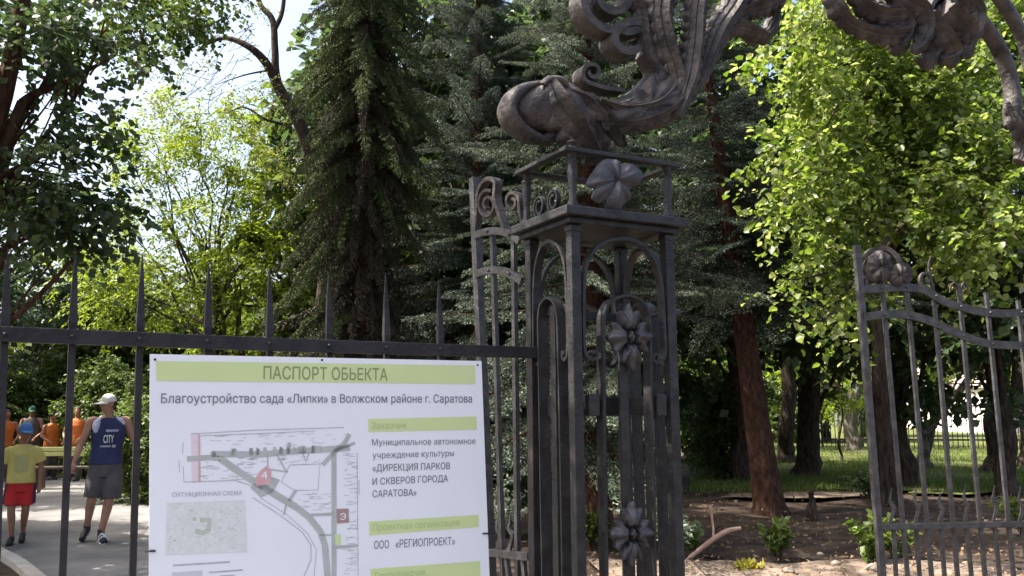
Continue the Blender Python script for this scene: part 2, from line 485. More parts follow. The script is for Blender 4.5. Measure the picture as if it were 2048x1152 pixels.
def lettering(txt, bl, br, cap, mt, off=0.002, bold=0.0, place=None, parent=None):
    """text whose base line runs from picture point bl to br; cap = height of a capital in picture px"""
    hp_ = contours('Н'); ch = max(p.y for q in hp_ for p in q)
    polys = contours(txt)
    x0 = min(p.x for q in polys for p in q); x1 = max(p.x for q in polys for p in q)
    ar = [area(q) for q in polys]
    loops = []
    for i, q in enumerate(polys):
        sg = 1 if ar[i] > 0 else -1
        for j, h in enumerate(polys):
            if j != i and ar[j] * ar[i] < 0 and abs(ar[j]) > abs(ar[i]) and inside(q[0], h): sg = -sg; break
        loops.append(grow(q, bold, sg))
    vs, es = [], []
    for l in loops:
        n0 = len(vs); vs += l; es += [(n0 + i, n0 + (i + 1) % len(l)) for i in range(len(l))]
    ov, oe, of, _, _, _ = delaunay_2d_cdt(vs, es, [], 0, 1e-5)
    bbs = [(min(p.x for p in l), max(p.x for p in l), min(p.y for p in l), max(p.y for p in l)) for l in loops]
    keep = []
    for f in of:
        c = (ov[f[0]] + ov[f[1]] + ov[f[2]]) / 3; wd = 0
        for l, bb in zip(loops, bbs):
            if not (bb[0] <= c.x <= bb[1] and bb[2] <= c.y <= bb[3]): continue
            for i in range(len(l)):
                p, q = l[i - 1], l[i]
                if (p.y > c.y) != (q.y > c.y):
                    if c.x < (q.x - p.x) * (c.y - p.y) / (q.y - p.y) + p.x: wd += 1 if q.y > p.y else -1
        if wd: keep.append(tuple(f))
    place = place or SP
    B0, B1 = place(*bl, off), place(*br, off)
    ex = B1 - B0
    U = place(bl[0], bl[1] - cap, off) - B0
    U = U - ex * (U.dot(ex) / ex.length_squared) * 0.5
    m = MB()
    used = sorted({i for f in keep for i in f}); mp = {k: i for i, k in enumerate(used)}
    m.add([B0 + ex * ((ov[k].x - x0) / (x1 - x0)) + U * (ov[k].y / ch) for k in used], [tuple(mp[i] for i in f) for f in keep])
    me = m.mesh('lettering', fix=False); me.materials.append(mt)
    return link_mesh('lettering', me, parent or board)
lettering('ПАСПОРТ ОБЬЕКТА', (527, 758), (775, 761), 26, OLIVE, bold=0.012)
lettering('Благоустройство сада «Липки» в Волжском районе г. Саратова', (322, 806), (944, 805), 19, INK, bold=0.008)
lettering('Заказчик', (743, 858), (814, 857), 14, OLIVEL)
lettering('Муниципальное автономное', (744, 891), (951, 888), 13, INK)
lettering('учреждение культуры', (745, 917), (908, 912), 13, INK)
lettering('«ДИРЕКЦИЯ ПАРКОВ', (745, 943), (900, 938), 14, INK, bold=0.006)
lettering('И СКВЕРОВ ГОРОДА', (745, 970), (896, 963), 14, INK, bold=0.006)
lettering('САРАТОВА»', (745, 995), (833, 991), 14, INK, bold=0.006)
lettering('Проектная организация', (746, 1062), (918, 1051), 14, OLIVEL)
lettering('ООО', (748, 1098), (778, 1096), 16, INK, bold=0.004)
lettering('«РЕГИОПРОЕКТ»', (791, 1095.5), (910, 1089), 16, INK, bold=0.004)
lettering('Генподрядчик', (750, 1160), (852, 1150), 15, OLIVEL)
lettering('СИТУАЦИОННАЯ СХЕМА', (344, 994), (484, 990), 9, INKL, bold=0.01)
lettering('4', (523, 959), (535, 957), 16, WHITE, off=0.0026, bold=0.01)
lettering('Э', (680, 1040), (692, 1039), 13, WHITE, off=0.0026, bold=0.01)
for (x, y) in ((310, 719), (644, 720), (955, 730)):
    m = MB(); m.lathe(SP(x, y), [(0.005, 0), (0.005, 0.002), (0.001, 0.003)], 8, fn); m.build('screw', IRON, board)
for (x0, x1, y) in ((290, 311, 1102), (958, 982, 1067)):
    m = MB(); m.tube([SP(x0, y + 1, -0.01), SP((x0 + x1) / 2, y, 0.004), SP(x1, y, 0.003)], 0.004, 6); m.build('cable_tie', IRON, board)

# ---- gate pillar
PO = at(1152, 800, 4.15); PO = Vector((PO.x, PO.y, 0))
TH = R(28)
pu = Vector((math.cos(TH), math.sin(TH), 0)); pv = Vector((-math.sin(TH), math.cos(TH), 0))
PW, PD = 0.565, 0.41
def L(a, b, z): return PO + pu * a + pv * b + Z * z
def FR(px, py, b=0.0):
    """picture point on the plane of the pillar's front, b metres further back"""
    return onp(px, py, PO + pv * b, pv)
AX = (pu, pv, Z)
zc = lambda px, py: FR(px, py).z
z_plate0 = zc(1150, 450); z_plate1 = zc(1125, 416)
z_rail = zc(1133, 303)
pil = thing('gate_pillar', PO, 'openwork black iron gate pillar with arches, rosettes and a balustered top', 'gate pillar')
for (a, b) in ((0, 0), (PW, 0), (0, PD), (PW, PD)):
    m = MB(); m.box(L(a, b, z_plate0 / 2), 0.052, 0.052, z_plate0, AX)
    m.box(L(a, b, z_plate0 - 0.02), 0.062, 0.062, 0.03, AX)
    m.build('post', IRON, pil, bevel=0.004)
m = MB()
hp = z_plate1 - z_plate0
m.box(L(PW / 2, PD / 2, z_plate0 + hp * 0.2), PW + 0.10, PD + 0.10, hp * 0.4, AX)
m.box(L(PW / 2, PD / 2, z_plate0 + hp * 0.7), PW + 0.17, PD + 0.17, hp * 0.6, AX)
m.build('cornice_plate', IRON, pil, bevel=0.006)
m = MB()
for (a, b, sx, sy) in ((PW / 2, -0.03, PW + 0.14, 0.05), (PW / 2, PD + 0.03, PW + 0.14, 0.05), (-0.045, PD / 2, 0.05, PD + 0.012), (PW + 0.045, PD / 2, 0.05, PD + 0.012)):
    m.box(L(a, b, z_rail), sx, sy, 0.022, AX)
m.build('top_rail', IRON, pil, bevel=0.004)
hb = z_rail - 0.011 - z_plate1
prof = [(0.030, 0), (0.030, 0.02 * hb / 0.25), (0.019, 0.035 * hb / 0.25), (0.017, 0.09 * hb / 0.25), (0.027, 0.17 * hb / 0.25), (0.022, 0.195 * hb / 0.25), (0.030, 0.21 * hb / 0.25), (0.018, 0.225 * hb / 0.25), (0.026, hb)]
for (a, b) in ((-0.01, -0.02), (PW + 0.0, -0.02), (-0.02, PD + 0.01), (PW + 0.0, PD + 0.01)):
    m = MB(); m.lathe(L(a, b, z_plate1), prof, 14); m.build('baluster', IRON, pil, smooth=40)
# finial stub on the corner baluster
m = MB(); m.lathe(L(-0.01, -0.02, z_rail + 0.01), [(0.03, 0), (0.02, 0.015), (0.03, 0.03), (0.012, 0.045)], 12); m.build('finial', IRON, pil, smooth=40)
# small scrolled balustrade on the left side
for b in (0.12, 0.26):
    m = MB()
    c = L(-0.03, b, z_plate1 + 0.005)
    pts = [c + pv * (0.05 * math.cos(t) * (1 - t / 14)) + Z * (0.06 + 0.055 * math.sin(t) * (1 - t / 16)) for t in np.linspace(-1.6, 8.5, 40)]
    m.sweep(pts, 0.022, 0.012, pu)
    m.build('side_scroll', IRON, pil)

# arches of the four faces (drawn on the front face, carried to the others)
arch_px = [(1186, 706), (1180, 700), (1176, 706), (1180, 717), (1190, 718), (1197, 707), (1192, 695), (1181, 690)]
outer = [(1182, 708), (1186, 703), (1191, 706), (1190, 714), (1182, 719), (1172, 714), (1166, 700), (1164, 660), (1164, 600), (1166, 555), (1175, 517), (1200, 489), (1240, 478), (1278, 488), (1304, 518), (1317, 555), (1322, 600), (1325, 660), (1327, 700), (1322, 719), (1312, 726), (1303, 721), (1303, 712), (1309, 709), (1313, 713)]
inner = [(1208, 1152), (1205, 1000), (1203, 900), (1202, 760), (1202, 650), (1206, 622), (1218, 603), (1248, 592), (1278, 603), (1290, 622), (1294, 650), (1296, 760), (1299, 900), (1302, 1000), (1304, 1152)]
def to_az(pts, b=0.0):
    out = []
    for p in pts:
        w = FR(*p, b) - PO
        out.append((w.dot(pu), w.z))
    return out
oa = to_az(outer); ia = to_az(inner)
ia = [(ia[0][0], 0.06)] + ia + [(ia[-1][0], 0.06)]
def face_arch(fun, nrm, name, mt, only_outer=False):
    m = MB(); m.sweep(spline([fun(a, z) for a, z in oa], 5), 0.042, 0.016, nrm); m.build('outer_arch', mt, pil)
    if not only_outer:
        m = MB(); m.sweep(spline([fun(a, z) for a, z in ia], 5), 0.062, 0.012, nrm); m.build('inner_arch', mt, pil)
        cx = (ia[0][0] + ia[-1][0]) / 2
        m = MB(); m.box(fun(cx, 0.05 + 0.5 * (zc(1248, 610) - 0.05)), 0.05, 0.014, zc(1248, 605) - 0.05, AX if nrm is pv else (pv, pu, Z)); m.build('centre_bar', mt, pil, bevel=0.002)
face_arch(lambda a, z: L(a, 0.0, z), pv, 'f', IRON)
face_arch(lambda a, z: L(a, PD, z), pv, 'b', IRON)
sc = (PD - 0.02) / PW
face_arch(lambda a, z: L(0, 0.01 + a * sc, z), pu, 'l', IRON)
face_arch(lambda a, z: L(PW, 0.01 + a * sc, z), pu, 'r', IRON)
# cross bands
for z in (zc(1240, 812), zc(1240, 616)):
    m = MB()
    th = 0.10 if z < 1.6 else 0.045
    m.box(L(PW / 2, PD - 0.03, z), PW - 0.05, 0.03, th, AX)
    m.box(L(0.03, PD / 2, z), 0.03, PD - 0.06, th, AX)
    m.box(L(PW - 0.03, PD / 2, z), 0.03, PD - 0.06, th, AX)
    m.build('cross_band', IRON, pil, bevel=0.003)
for (x, y) in ((1181, 810), (1315, 810)):
    m = MB(); p = FR(x, y, 0.01); m.box(p, 0.06, 0.075, 0.105, AX); m.build('collar', IRON, pil, bevel=0.006)
p = FR(1352, 626); m = MB(); m.tube([p - pu * 0.02, p + pu * 0.014], 0.022, 10); m.build('hinge_pin', IRON, pil)
m = MB()
for (x0, x1, yb) in ((1168, 1200, 1175), (1300, 1340, 1180)):
    pass
m.box(L(PW / 2, PD / 2, 0.06), PW + 0.10, PD + 0.10, 0.12, AX); m.build('base_plate', IRON, pil, bevel=0.006)

def relief(name, c, radius, height, mt, parent, ex, ey, nrm, na=120, nr=16, back=0.01):
    """cast relief: radius(phi) outline, height(r, phi) above the plane, turned towards -nrm"""
    m = MB(); vs = [c - nrm * height(0, 0)]
    for i in range(1, nr + 1):
        r = i / nr
        for q in range(na):
            p = 2 * math.pi * q / na; R_ = radius(p) * r
            vs.append(c + ex * (R_ * math.cos(p)) + ey * (R_ * math.sin(p)) - nrm * height(r, p))
    for q in range(na):
        p = 2 * math.pi * q / na; R_ = radius(p) * 0.97
        vs.append(c + ex * (R_ * math.cos(p)) + ey * (R_ * math.sin(p)) + nrm * back)
    fs = [(0, 1 + q, 1 + (q + 1) % na) for q in range(na)]
    for i in range(nr):
        for q in range(na):
            a_, b_ = 1 + i * na, 1 + (i + 1) * na
            fs.append((a_ + q, b_ + q, b_ + (q + 1) % na, a_ + (q + 1) % na))
    fs.append(tuple(reversed([1 + nr * na + q for q in range(na)])))
    m.add(vs, fs)
    return m.build(name, mt, parent, smooth=70)
def rosette(c, s, rot=0.0, side=0.9):
    def rad(p):
        w = abs(math.cos(2 * p))
        return s * (0.072 + 0.066 * w ** 0.55 + 0.013 * math.cos(12 * p) * min(1, w * 1.5))
    def hei(r, p):
        w = abs(math.cos(2 * p))
        h = 0.014 + 0.040 * math.sin(math.pi * min(1, r * 1.02)) ** 0.8 * (0.25 + 0.75 * w ** 0.8)
        h += 0.010 * math.cos(12 * p) * r * (1 - r) * 2 * w
        h -= 0.055 * math.exp(-((r - 0.52) / 0.16) ** 2) * (1 - w) ** 3
        h += 0.030 * math.exp(-(r / 0.14) ** 2) - 0.035 * math.exp(-((r - 0.24) / 0.06) ** 2)
        h += 0.020 * max(0, r - 0.8) / 0.2 * (0.5 + 0.5 * math.cos(12 * p))
        return s * h
    ex = (pu * math.cos(rot) + Z * math.sin(rot)) * side; ey = Z * math.cos(rot) - pu * math.sin(rot)
    r = relief('rosette', c, rad, hei, ROSE, pil, ex, ey, pv)
    m = MB(); m.ell(c - pv * (0.030 * s), 0.017 * s, 0.017 * s, 0.014 * s, 12, 8); m.build('boss', ROSE, r, smooth=True)
rosette(FR(1252, 675) - pv * 0.012, 1.10, 0.05, 0.76)
rosette(FR(1256, 1066) - pv * 0.012, 1.0, -0.04, 0.80)

def fan_leaf(name, outline, centre, mt, parent, P, nrm, puff=0.03, thick=0.012):
    C0 = P(*centre); ex = (P(centre[0] + 10, centre[1]) - C0); ex.normalize()
    pts = [P(x, y) - C0 for x, y in outline]
    an = [math.atan2(p.z, p.dot(ex)) for p in pts]; rr = [math.hypot(p.z, p.dot(ex)) for p in pts]
    o = sorted(zip(an, rr)); A = [x for x, _ in o]; Rr = [y for _, y in o]
    A = [A[-1] - 2 * math.pi] + A + [A[0] + 2 * math.pi]; Rr = [Rr[-1]] + Rr + [Rr[0]]
    rad = lambda p: float(np.interp((p + math.pi) % (2 * math.pi) - math.pi, A, Rr))
    mx = max(Rr)
    def hei(r, p):
        k = rad(p) / mx
        return puff * (0.25 + 1.1 * math.sin(math.pi * min(1, 0.12 + r * 0.9)) ** 0.9 * k ** 1.2) + puff * 0.5 * math.exp(-(math.cos(p) / 0.18) ** 2) * (1 - r * .4) + puff * 0.22 * math.cos(9 * p) * r * r
    return relief(name, C0, rad, hei, mt, parent, ex, Z, nrm, back=thick)
fan_leaf('palmette', [(1204, 316), (1184, 336), (1172, 362), (1190, 372), (1186, 392), (1204, 404), (1212, 396), (1222, 424), (1236, 428), (1248, 412), (1264, 404), (1258, 384), (1276, 378), (1283, 350), (1266, 338), (1238, 332)], (1229, 362), ROSE, pil, lambda x, y: FR(x, y, -0.05), pv, 0.032)

# ---- overthrow: the scrolled arch that starts on the pillar and spans the gateway
OB = PD * 0.45
def OV(px, py, off=0.0): return FR(px, py, OB + off)
def pxm(px, py): return (OV(px, py) - EYE).length / FPX * 1.0
ovt = thing('gate_overthrow', L(PW / 2, OB, z_rail), 'weathered cast iron arch of acanthus scrolls rising from the pillar over the gateway', 'gate arch')
top = [(1022, 196), (1044, 178), (1068, 168), (1095, 162), (1125, 166), (1155, 184), (1190, 198), (1222, 200), (1258, 182), (1290, 148), (1312, 118), (1336, 98)]
bot = [(1022, 240), (1044, 262), (1072, 274), (1105, 280), (1145, 284), (1182, 276), (1222, 268), (1272, 266), (1328, 254), (1366, 218), (1386, 170), (1384, 128)]
thk = [0.07, 0.11, 0.13, 0.14, 0.13, 0.12, 0.11, 0.10, 0.10, 0.09, 0.06, 0.03]
NS = 60
tx = [Vector((*p, 0)) for p in top]; bx = [Vector((*p, 0)) for p in bot]
tx = spline(tx, 5); bx = spline(bx, 5); th_ = lerpl(thk, len(tx))
rs = []
for i, (a, b) in enumerate(zip(tx, bx)):
    A, B = OV(a.x, a.y), OV(b.x, b.y)
    c = (A + B) / 2; h = (A - B) / 2
    ring = []
    for q in range(40):
        ph = 2 * math.pi * q / 40
        r = 1 + 0.13 * (2.4 * abs(math.cos(4.5 * ph + i * 0.05)) - 1.5) * min(1, max(0.15, (i - 18) / 14)) + 0.035 * math.sin(i * 0.55 + 3 * ph)
        ring.append(c + h * (math.cos(ph) * (0.93 + 0.06 * r)) - pv * (th_[i] * math.sin(ph) * r))
    rs.append(ring)
m = MB(); m.rings(rs); m.build('scroll_body', CAST, ovt, smooth=60)
def volute(name, c, r0, r1, turns, start, w, h, mt=CAST, n=50, dirn=1, off=0.0, squash=1.0, lead=None):
    m = MB(); pts = []
    for i in range(n):
        t = i / (n - 1); r = r0 + (r1 - r0) * t ** 0.8
        a = start + dirn * turns * 2 * math.pi * t
        pts.append(OV(c[0] + r * math.cos(a), c[1] + r * squash * math.sin(a), off))
    if lead: pts = spline([OV(*p, off) for p in lead] + [pts[0]], 6)[:-1] + pts
    tp = [1.0] * (len(pts) - 12) + list(np.linspace(1, 0.55, 12))
    m.sweep(pts, w, h, pv, taper=tp)
    return m.build(name, mt, ovt, smooth=40)
# rolled snout, brow curl, C scrolls
for nm, pts, r, o in (('lip', [(1082, 168), (1048, 178), (1024, 196), (1014, 222), (1026, 250), (1056, 272), (1096, 284)], [7, 11, 15, 17, 17, 14, 8], -0.045), ('brow', [(1140, 190), (1122, 166), (1098, 162), (1084, 172)], [6, 10, 10, 7], -0.09)):
    P = spline([OV(x, y, o) for x, y in pts], 6); k_ = (P[0] - EYE).length / FPX
    m = MB(); m.tube(P, [q * k_ for q in lerpl(r, len(P))], 14, flat=1.6, side=pv); m.build(nm, CAST, ovt, smooth=60)
volute('small_scroll', (1176, 150), 23, 4, 1.5, R(100), 0.10, 0.022, dirn=1, lead=[(1240, 186), (1205, 182)])
volute('ring_scroll', (1250, 86), 50, 20, 1.15, R(35), 0.13, 0.045, dirn=-1, squash=0.9, lead=[(1318, 210), (1308, 150)])
volute('upper_scroll', (1212, 0), 70, 16, 1.5, R(75), 0.12, 0.045, dirn=1, lead=[(1330, 60), (1285, 60), (1250, 70)])
def frond(name, pts, rad, off=0.0, flat=0.8, mt=CAST, flute=4, famp=0.20):
    """broad cast leaf: ribbed, cupped and lobed along both edges"""
    P = spline([OV(x, y, off) for x, y in pts], 12)
    sc_ = (P[0] - EYE).length / FPX
    N_ = len(P); w = [x * sc_ * 1.12 for x in lerpl(rad, N_)]
    K = 16; fr, bk = [], []; nl_ = max(2.0, (P[0] - P[-1]).length / 0.075)
    for i, p in enumerate(P):
        t = (P[min(i + 1, N_ - 1)] - P[max(i - 1, 0)]).normalized(); bv = t.cross(pv).normalized()
        s_ = i / (N_ - 1); ph = (s_ * nl_) % 1.0
        lobe = 0.74 + 0.34 * math.sin(math.pi * min(1, ph * 1.15)) ** 0.6 if 0.02 < s_ < 0.98 else 0.8
        for q in range(K + 1):
            u = -1 + 2 * q / K
            ww = w[i] * (1 + (lobe - 1) * abs(u) ** 1.5)
            h = w[i] * (0.55 * (1 - u * u) + 0.17 * abs(math.cos(2.5 * math.pi * u)) + 0.30 * math.exp(-(u / 0.16) ** 2))
            c = p + bv * (u * ww)
            fr.append(c - pv * h); bk.append(c + pv * (0.010 + 0.25 * w[i] * (1 - u * u)))
    n = len(fr); W_ = K + 1; fs = []
    for i in range(N_ - 1):
        for q in range(K):
            a_ = i * W_ + q
            fs.append((a_, a_ + 1, a_ + W_ + 1, a_ + W_)); fs.append((n + a_, n + a_ + W_, n + a_ + W_ + 1, n + a_ + 1))
        for q in (0, K):
            a_ = i * W_ + q; fs.append((a_, a_ + W_, n + a_ + W_, n + a_))
    for q in range(K):
        fs.append((q, n + q, n + q + 1, q + 1)); e = (N_ - 1) * W_ + q; fs.append((e, e + 1, n + e + 1, n + e))
    m = MB(); m.add(fr + bk, fs)
    return m.build(name, mt, ovt, smooth=42)
frond('acanthus_leaf', [(1345, 230), (1350, 160), (1325, 80), (1318, 20), (1345, -50)], [14, 26, 30, 30, 26], -0.05)
frond('acanthus_leaf', [(1352, 235), (1375, 160), (1385, 90), (1390, 30), (1400, -50)], [12, 24, 26, 24, 22], -0.09)
frond('acanthus_leaf', [(1362, 215), (1398, 150), (1430, 70), (1462, 20), (1500, -40)], [12, 20, 26, 24, 20], -0.06)
frond('acanthus_leaf', [(1370, 205), (1412, 140), (1440, 80), (1470, 52), (1510, 62), (1538, 72)], [8, 12, 15, 18, 14, 6], -0.03)
frond('acanthus_leaf', [(1440, 60), (1480, 20), (1520, 5), (1560, -10)], [12, 22, 26, 22], 0.0)
frond('acanthus_leaf', [(1470, 45), (1500, 75), (1530, 70), (1548, 40), (1545, 0), (1552, -40)], [10, 12, 14, 14, 16, 18], 0.03)
frond('acanthus_leaf', [(1310, 130), (1290, 80), (1280, 30), (1262, -10)], [8, 16, 20, 18], -0.03)
frond('acanthus_leaf', [(1200, 200), (1250, 215), (1310, 205), (1352, 170)], [5, 12, 15, 8], -0.11, flute=3, famp=0.2)
frond('acanthus_leaf', [(1215, 240), (1260, 245), (1320, 228), (1372, 190)], [5, 11, 13, 7], -0.11, flute=3, famp=0.2)
frond('acanthus_leaf', [(1140, 180), (1175, 200), (1205, 235), (1215, 262)], [6, 13, 13, 6], -0.11, flute=3, famp=0.2)
for ol, cc, pf, of in (([(1216, 206), (1240, 208), (1262, 192), (1280, 176), (1296, 152), (1312, 170), (1336, 166), (1344, 184), (1372, 188), (1364, 206), (1370, 222), (1346, 232), (1338, 250), (1312, 246), (1296, 262), (1272, 252), (1244, 262), (1236, 244), (1218, 238)], (1294, 214), 0.040, -0.095),):
    fan_leaf('shield_leaf', ol, cc, CAST, ovt, lambda x, y, of=of: OV(x, y, of), pv, pf, 0.02)
frond('shield_leaf', [(1098, 166), (1112, 206), (1142, 250), (1176, 290), (1206, 322)], [24, 44, 44, 26, 6], -0.075)
frond('shield_leaf', [(1168, 190), (1196, 216), (1222, 250), (1240, 290)], [10, 22, 24, 6], -0.07)
# tail leaves that drop on to the top rail
frond('tail_leaf', [(1110, 262), (1096, 278), (1075, 286)], [10, 14, 4], -0.05)
frond('tail_leaf', [(1145, 255), (1150, 285), (1140, 312)], [16, 22, 6], -0.06)
frond('tail_leaf', [(1185, 250), (1200, 288), (1212, 318)], [18, 25, 7], -0.05)
frond('tail_leaf', [(1225, 245), (1238, 275), (1252, 292)], [12, 15, 5], -0.03)
frond('tail_leaf', [(1165, 240), (1174, 280), (1178, 330)], [14, 20, 14], 0.0)
# right-hand cluster over the middle of the gateway
frond('acanthus_leaf', [(1650, -40), (1672, 20), (1705, 52), (1760, 68), (1800, 66)], [16, 22, 16, 20, 26], 0.0)
frond('acanthus_leaf', [(1790, 20), (1800, 60), (1792, 90), (1778, 98)], [26, 28, 20, 6], 0.02)
frond('acanthus_leaf', [(1690, -40), (1720, 10), (1760, 30), (1800, 30)], [14, 20, 24, 24], -0.02)
frond('acanthus_leaf', [(1760, -40), (1800, 0), (1835, 20), (1850, 60), (1838, 90), (1826, 104)], [18, 26, 24, 18, 14, 5], -0.06)
frond('acanthus_leaf', [(1850, 30), (1880, 80), (1900, 110), (1880, 122)], [20, 28, 22, 8], -0.05)
frond('acanthus_leaf', [(1880, 20), (1920, 60), (1930, 95), (1918, 112)], [26, 30, 20, 6], -0.08)
frond('acanthus_leaf', [(1900, -20), (1940, 20), (1945, 60), (1930, 86)], [16, 24, 20, 8], -0.02)
frond('acanthus_leaf', [(1835, 75), (1862, 105), (1850, 125), (1832, 118)], [8, 20, 12, 4], -0.02)
volute('roll', (1868, 28), 34, 8, 1.5, R(110), 0.20, 0.03, dirn=1)
m = MB(); sw = spline([OV(x, y) for x, y in ((1895, -6), (1925, 8), (1958, 40), (1990, 84), (2012, 130), (2024, 180), (2024, 225), (2016, 255))], 6)
m.tube(sw, [x * pxm(1990, 100) for x in lerpl([14, 14, 14, 14, 14, 15, 17, 8], len(sw))], 14, flat=0.8, side=pv, flute=2, famp=0.15); m.build('swept_bar', CAST, ovt, smooth=50)
m = MB(); sw = spline([OV(x, y) for x, y in ((1965, -40), (2000, -2), (2030, 45), (2052, 95), (2066, 170), (2072, 250))], 6)
m.tube(sw, 13 * pxm(2040, 60), 14, flat=0.8, side=pv); m.build('swept_bar', CAST, ovt, smooth=50)
frond('drop_leaf', [(2012, 205), (2028, 250), (2046, 270), (2075, 272)], [6, 16, 18, 12], -0.02)
frond('drop_leaf', [(2055, 235), (2048, 290), (2036, 325)], [16, 22, 10], 0.0)
frond('drop_leaf', [(2080, 260), (2076, 320), (2068, 380)], [18, 28, 16], 0.02)
# the other end of the arch rests on a pillar outside the picture
m = MB(); p = OV(2110, 250); m.sweep([Vector((p.x, p.y, p.z)), Vector((p.x, p.y, 0))], 0.06, 0.06, pv); m.build('far_support', IRON, ovt)

# ---- gate leaves
def gate_leaf(name, label, P0, du, post, bars, bands, rail, spears, scrolls, low_mid, group):
    n = Vector((du.y, -du.x, 0))
    G = lambda x, y, o=0.0: onp(x, y, P0 + n * o, n)
    sc_ = (P0 - EYE).length / FPX
    t = thing(name, (P0.x, P0.y, 0), label, 'gate', group)
    def vert(nm, p, q, w, d):
        A, B = G(*p), G(*q); dd = (B - A).normalized()
        foot = A + dd * ((A.z - 0.05) / -dd.z)
        m = MB(); m.sweep([A, B, foot], d, w, n); m.build(nm, GATE, t)
    vert('gate_post', *post, 0.045, 0.045)
    for b in bars: vert('bar', *b, 0.026, 0.026)
    for bd in bands:
        P = spline([G(x, y, 0.02) for x, y in bd], 8)
        m = MB(); m.sweep(P, 0.022, 14.5 * sc_, n); o = m.build('band', GATE, t)
        for b in bars:
            xs = np.interp(500, [0, 1], [0, 0])
            # rivet where band meets bar
            for i in range(len(P) - 1):
                a0 = (P[i] - P0).dot(du); a1 = (P[i + 1] - P0).dot(du)
                A, B = G(*b[0]), G(*b[1])
                s0 = (A.z - P[i].z) / (A.z - B.z); bxp = ((A + (B - A) * s0) - P0).dot(du)
                if a0 <= bxp < a1 and s0 > -0.02:
                    k = MB(); k.ell(P[i] + n * 0.013, 0.012, 0.012, 0.012, 8, 5); k.build('rivet', GATE, o, smooth=True)
    m = MB(); m.sweep([G(x, y) for x, y in rail], 0.05, 0.042, n); m.build('lower_rail', GATE, t, bevel=0.004)
    for (x, y0, y1) in spears:
        hgt = y1 - y0
        P = spline([G(x + dx, y0 + f * hgt) for dx, f in ((1, 0), (-1, 0.22), (-2, 0.38), (5, 0.52), (4, 0.66), (0, 0.85), (-1, 1.0))], 5)
        m = MB(); m.sweep(P, 0.014, 0.022, n, taper=lerpl([0.15, 0.6, 0.9, 1.2, 1.0, 1.0, 1.0], len(P))); m.build('spear', GATE, t)
    for b in low_mid: vert('short_bar', *b, 0.024, 0.024)
    for (pts, w, h, tp) in scrolls:
        P = spline([G(x, y) for x, y in pts], 6)
        m = MB(); m.sweep(P, w, h, n, taper=lerpl(tp, len(P))); m.build('scroll', CAST, t)
    return t, G, n
gdu = Vector((1.48, 0.25, 0)).normalized()
rb = [((1765, 583), (1815, 1152)), ((1814, 583), (1863, 1152)), ((1868, 600), (1915, 1152)), ((1917, 570), (1970, 1152)), ((1972, 585), (2027, 1152)), ((2036, 600), (2088, 1152)), ((2095, 600), (2145, 1152))]
lm = [((1787, 1050), (1792, 1152)), ((1832, 1050), (1839, 1152)), ((1881, 1050), (1889, 1152)), ((1932, 1050), (1943, 1152)), ((1989, 1050), (1999, 1152)), ((2046, 1050), (2056, 1152))]
sprl = lambda cx, cy, r0, r1, tn, st, dr=1, sq=1.0, k=22: [(cx + (r0 + (r1 - r0) * i / k) * math.cos(st + dr * tn * 6.283 * i / k), cy + sq * (r0 + (r1 - r0) * i / k) * math.sin(st + dr * tn * 6.283 * i / k)) for i in range(k + 1)]
rl_, RG, rn = gate_leaf('gate_leaf', 'open iron gate leaf with an S-curved double band, at the right beneath the linden boughs', at(1740, 1000, 6.5), gdu,
    ((1713, 491), (1764, 1152)), rb,
    [[(1724, 579), (1768, 576), (1812, 575), (1845, 579), (1865, 589), (1890, 604), (1925, 615), (1960, 623), (2000, 627), (2048, 624), (2100, 612)],
     [(1727, 634), (1768, 629), (1815, 630), (1860, 642), (1900, 660), (1930, 673), (1965, 685), (2005, 690), (2048, 690), (2105, 680)]],
    [(1756, 1054), (2048, 1048), (2145, 1046)],
    [(1782, 975, 1050), (1832, 972, 1050), (1880, 980, 1050), (1930, 966, 1050), (1988, 970, 1050), (2040, 972, 1050)],
    [([(1722, 524), (1740, 502), (1768, 498), (1790, 518), (1798, 548), (1788, 570)], 0.05, 0.03, [0.6, 1, 1.2, 1.6, 1.6, 1.2]),
     (sprl(1756, 536, 26, 6, 1.3, 2.0, 1, 1.2), 0.06, 0.03, [1.2, 1.3, 1.4, 1.2, 0.8]),
     (sprl(1798, 550, 18, 4, 1.2, 1.0, -1, 1.2), 0.06, 0.04, [1, 1.4, 1.4, 1.2, 0.8]),
     ([(1730, 572), (1734, 552), (1742, 540), (1752, 556), (1762, 572)], 0.04, 0.025, [1, 1, 1]),
     (sprl(1852, 558, 14, 3, 1.3, 1.5, 1, 1.2), 0.03, 0.02, [1, 1, 0.7]),
     ([(1868, 590), (1862, 560), (1858, 530), (1862, 512)], 0.02, 0.02, [1, 1, 0.4]),
     ([(1900, 585), (1902, 572), (1910, 566), (1916, 580), (1919, 600)], 0.02, 0.018, [0.5, 1, 1]),
     ([(1936, 588), (1934, 574), (1928, 566), (1922, 580), (1919, 600)], 0.02, 0.018, [0.5, 1, 1])], lm, 'iron gate leaves')
fan_leaf('leaf_ornament', [(1738, 512), (1752, 502), (1770, 504), (1780, 516), (1776, 532), (1782, 546), (1772, 566), (1758, 560), (1748, 568), (1744, 546), (1734, 534)], (1758, 534), CAST, rl_, lambda x, y: RG(x, y, 0.03), -rn, 0.034)
fan_leaf('leaf_ornament', [(1780, 540), (1792, 528), (1808, 532), (1814, 548), (1806, 568), (1790, 572), (1778, 560)], (1795, 552), CAST, rl_, lambda x, y: RG(x, y, 0.03), -rn, 0.034)
la = at(952, 800, 5.0); lb = at(1062, 800, 4.6); ldu = Vector((lb.x - la.x, lb.y - la.y, 0)).normalized()
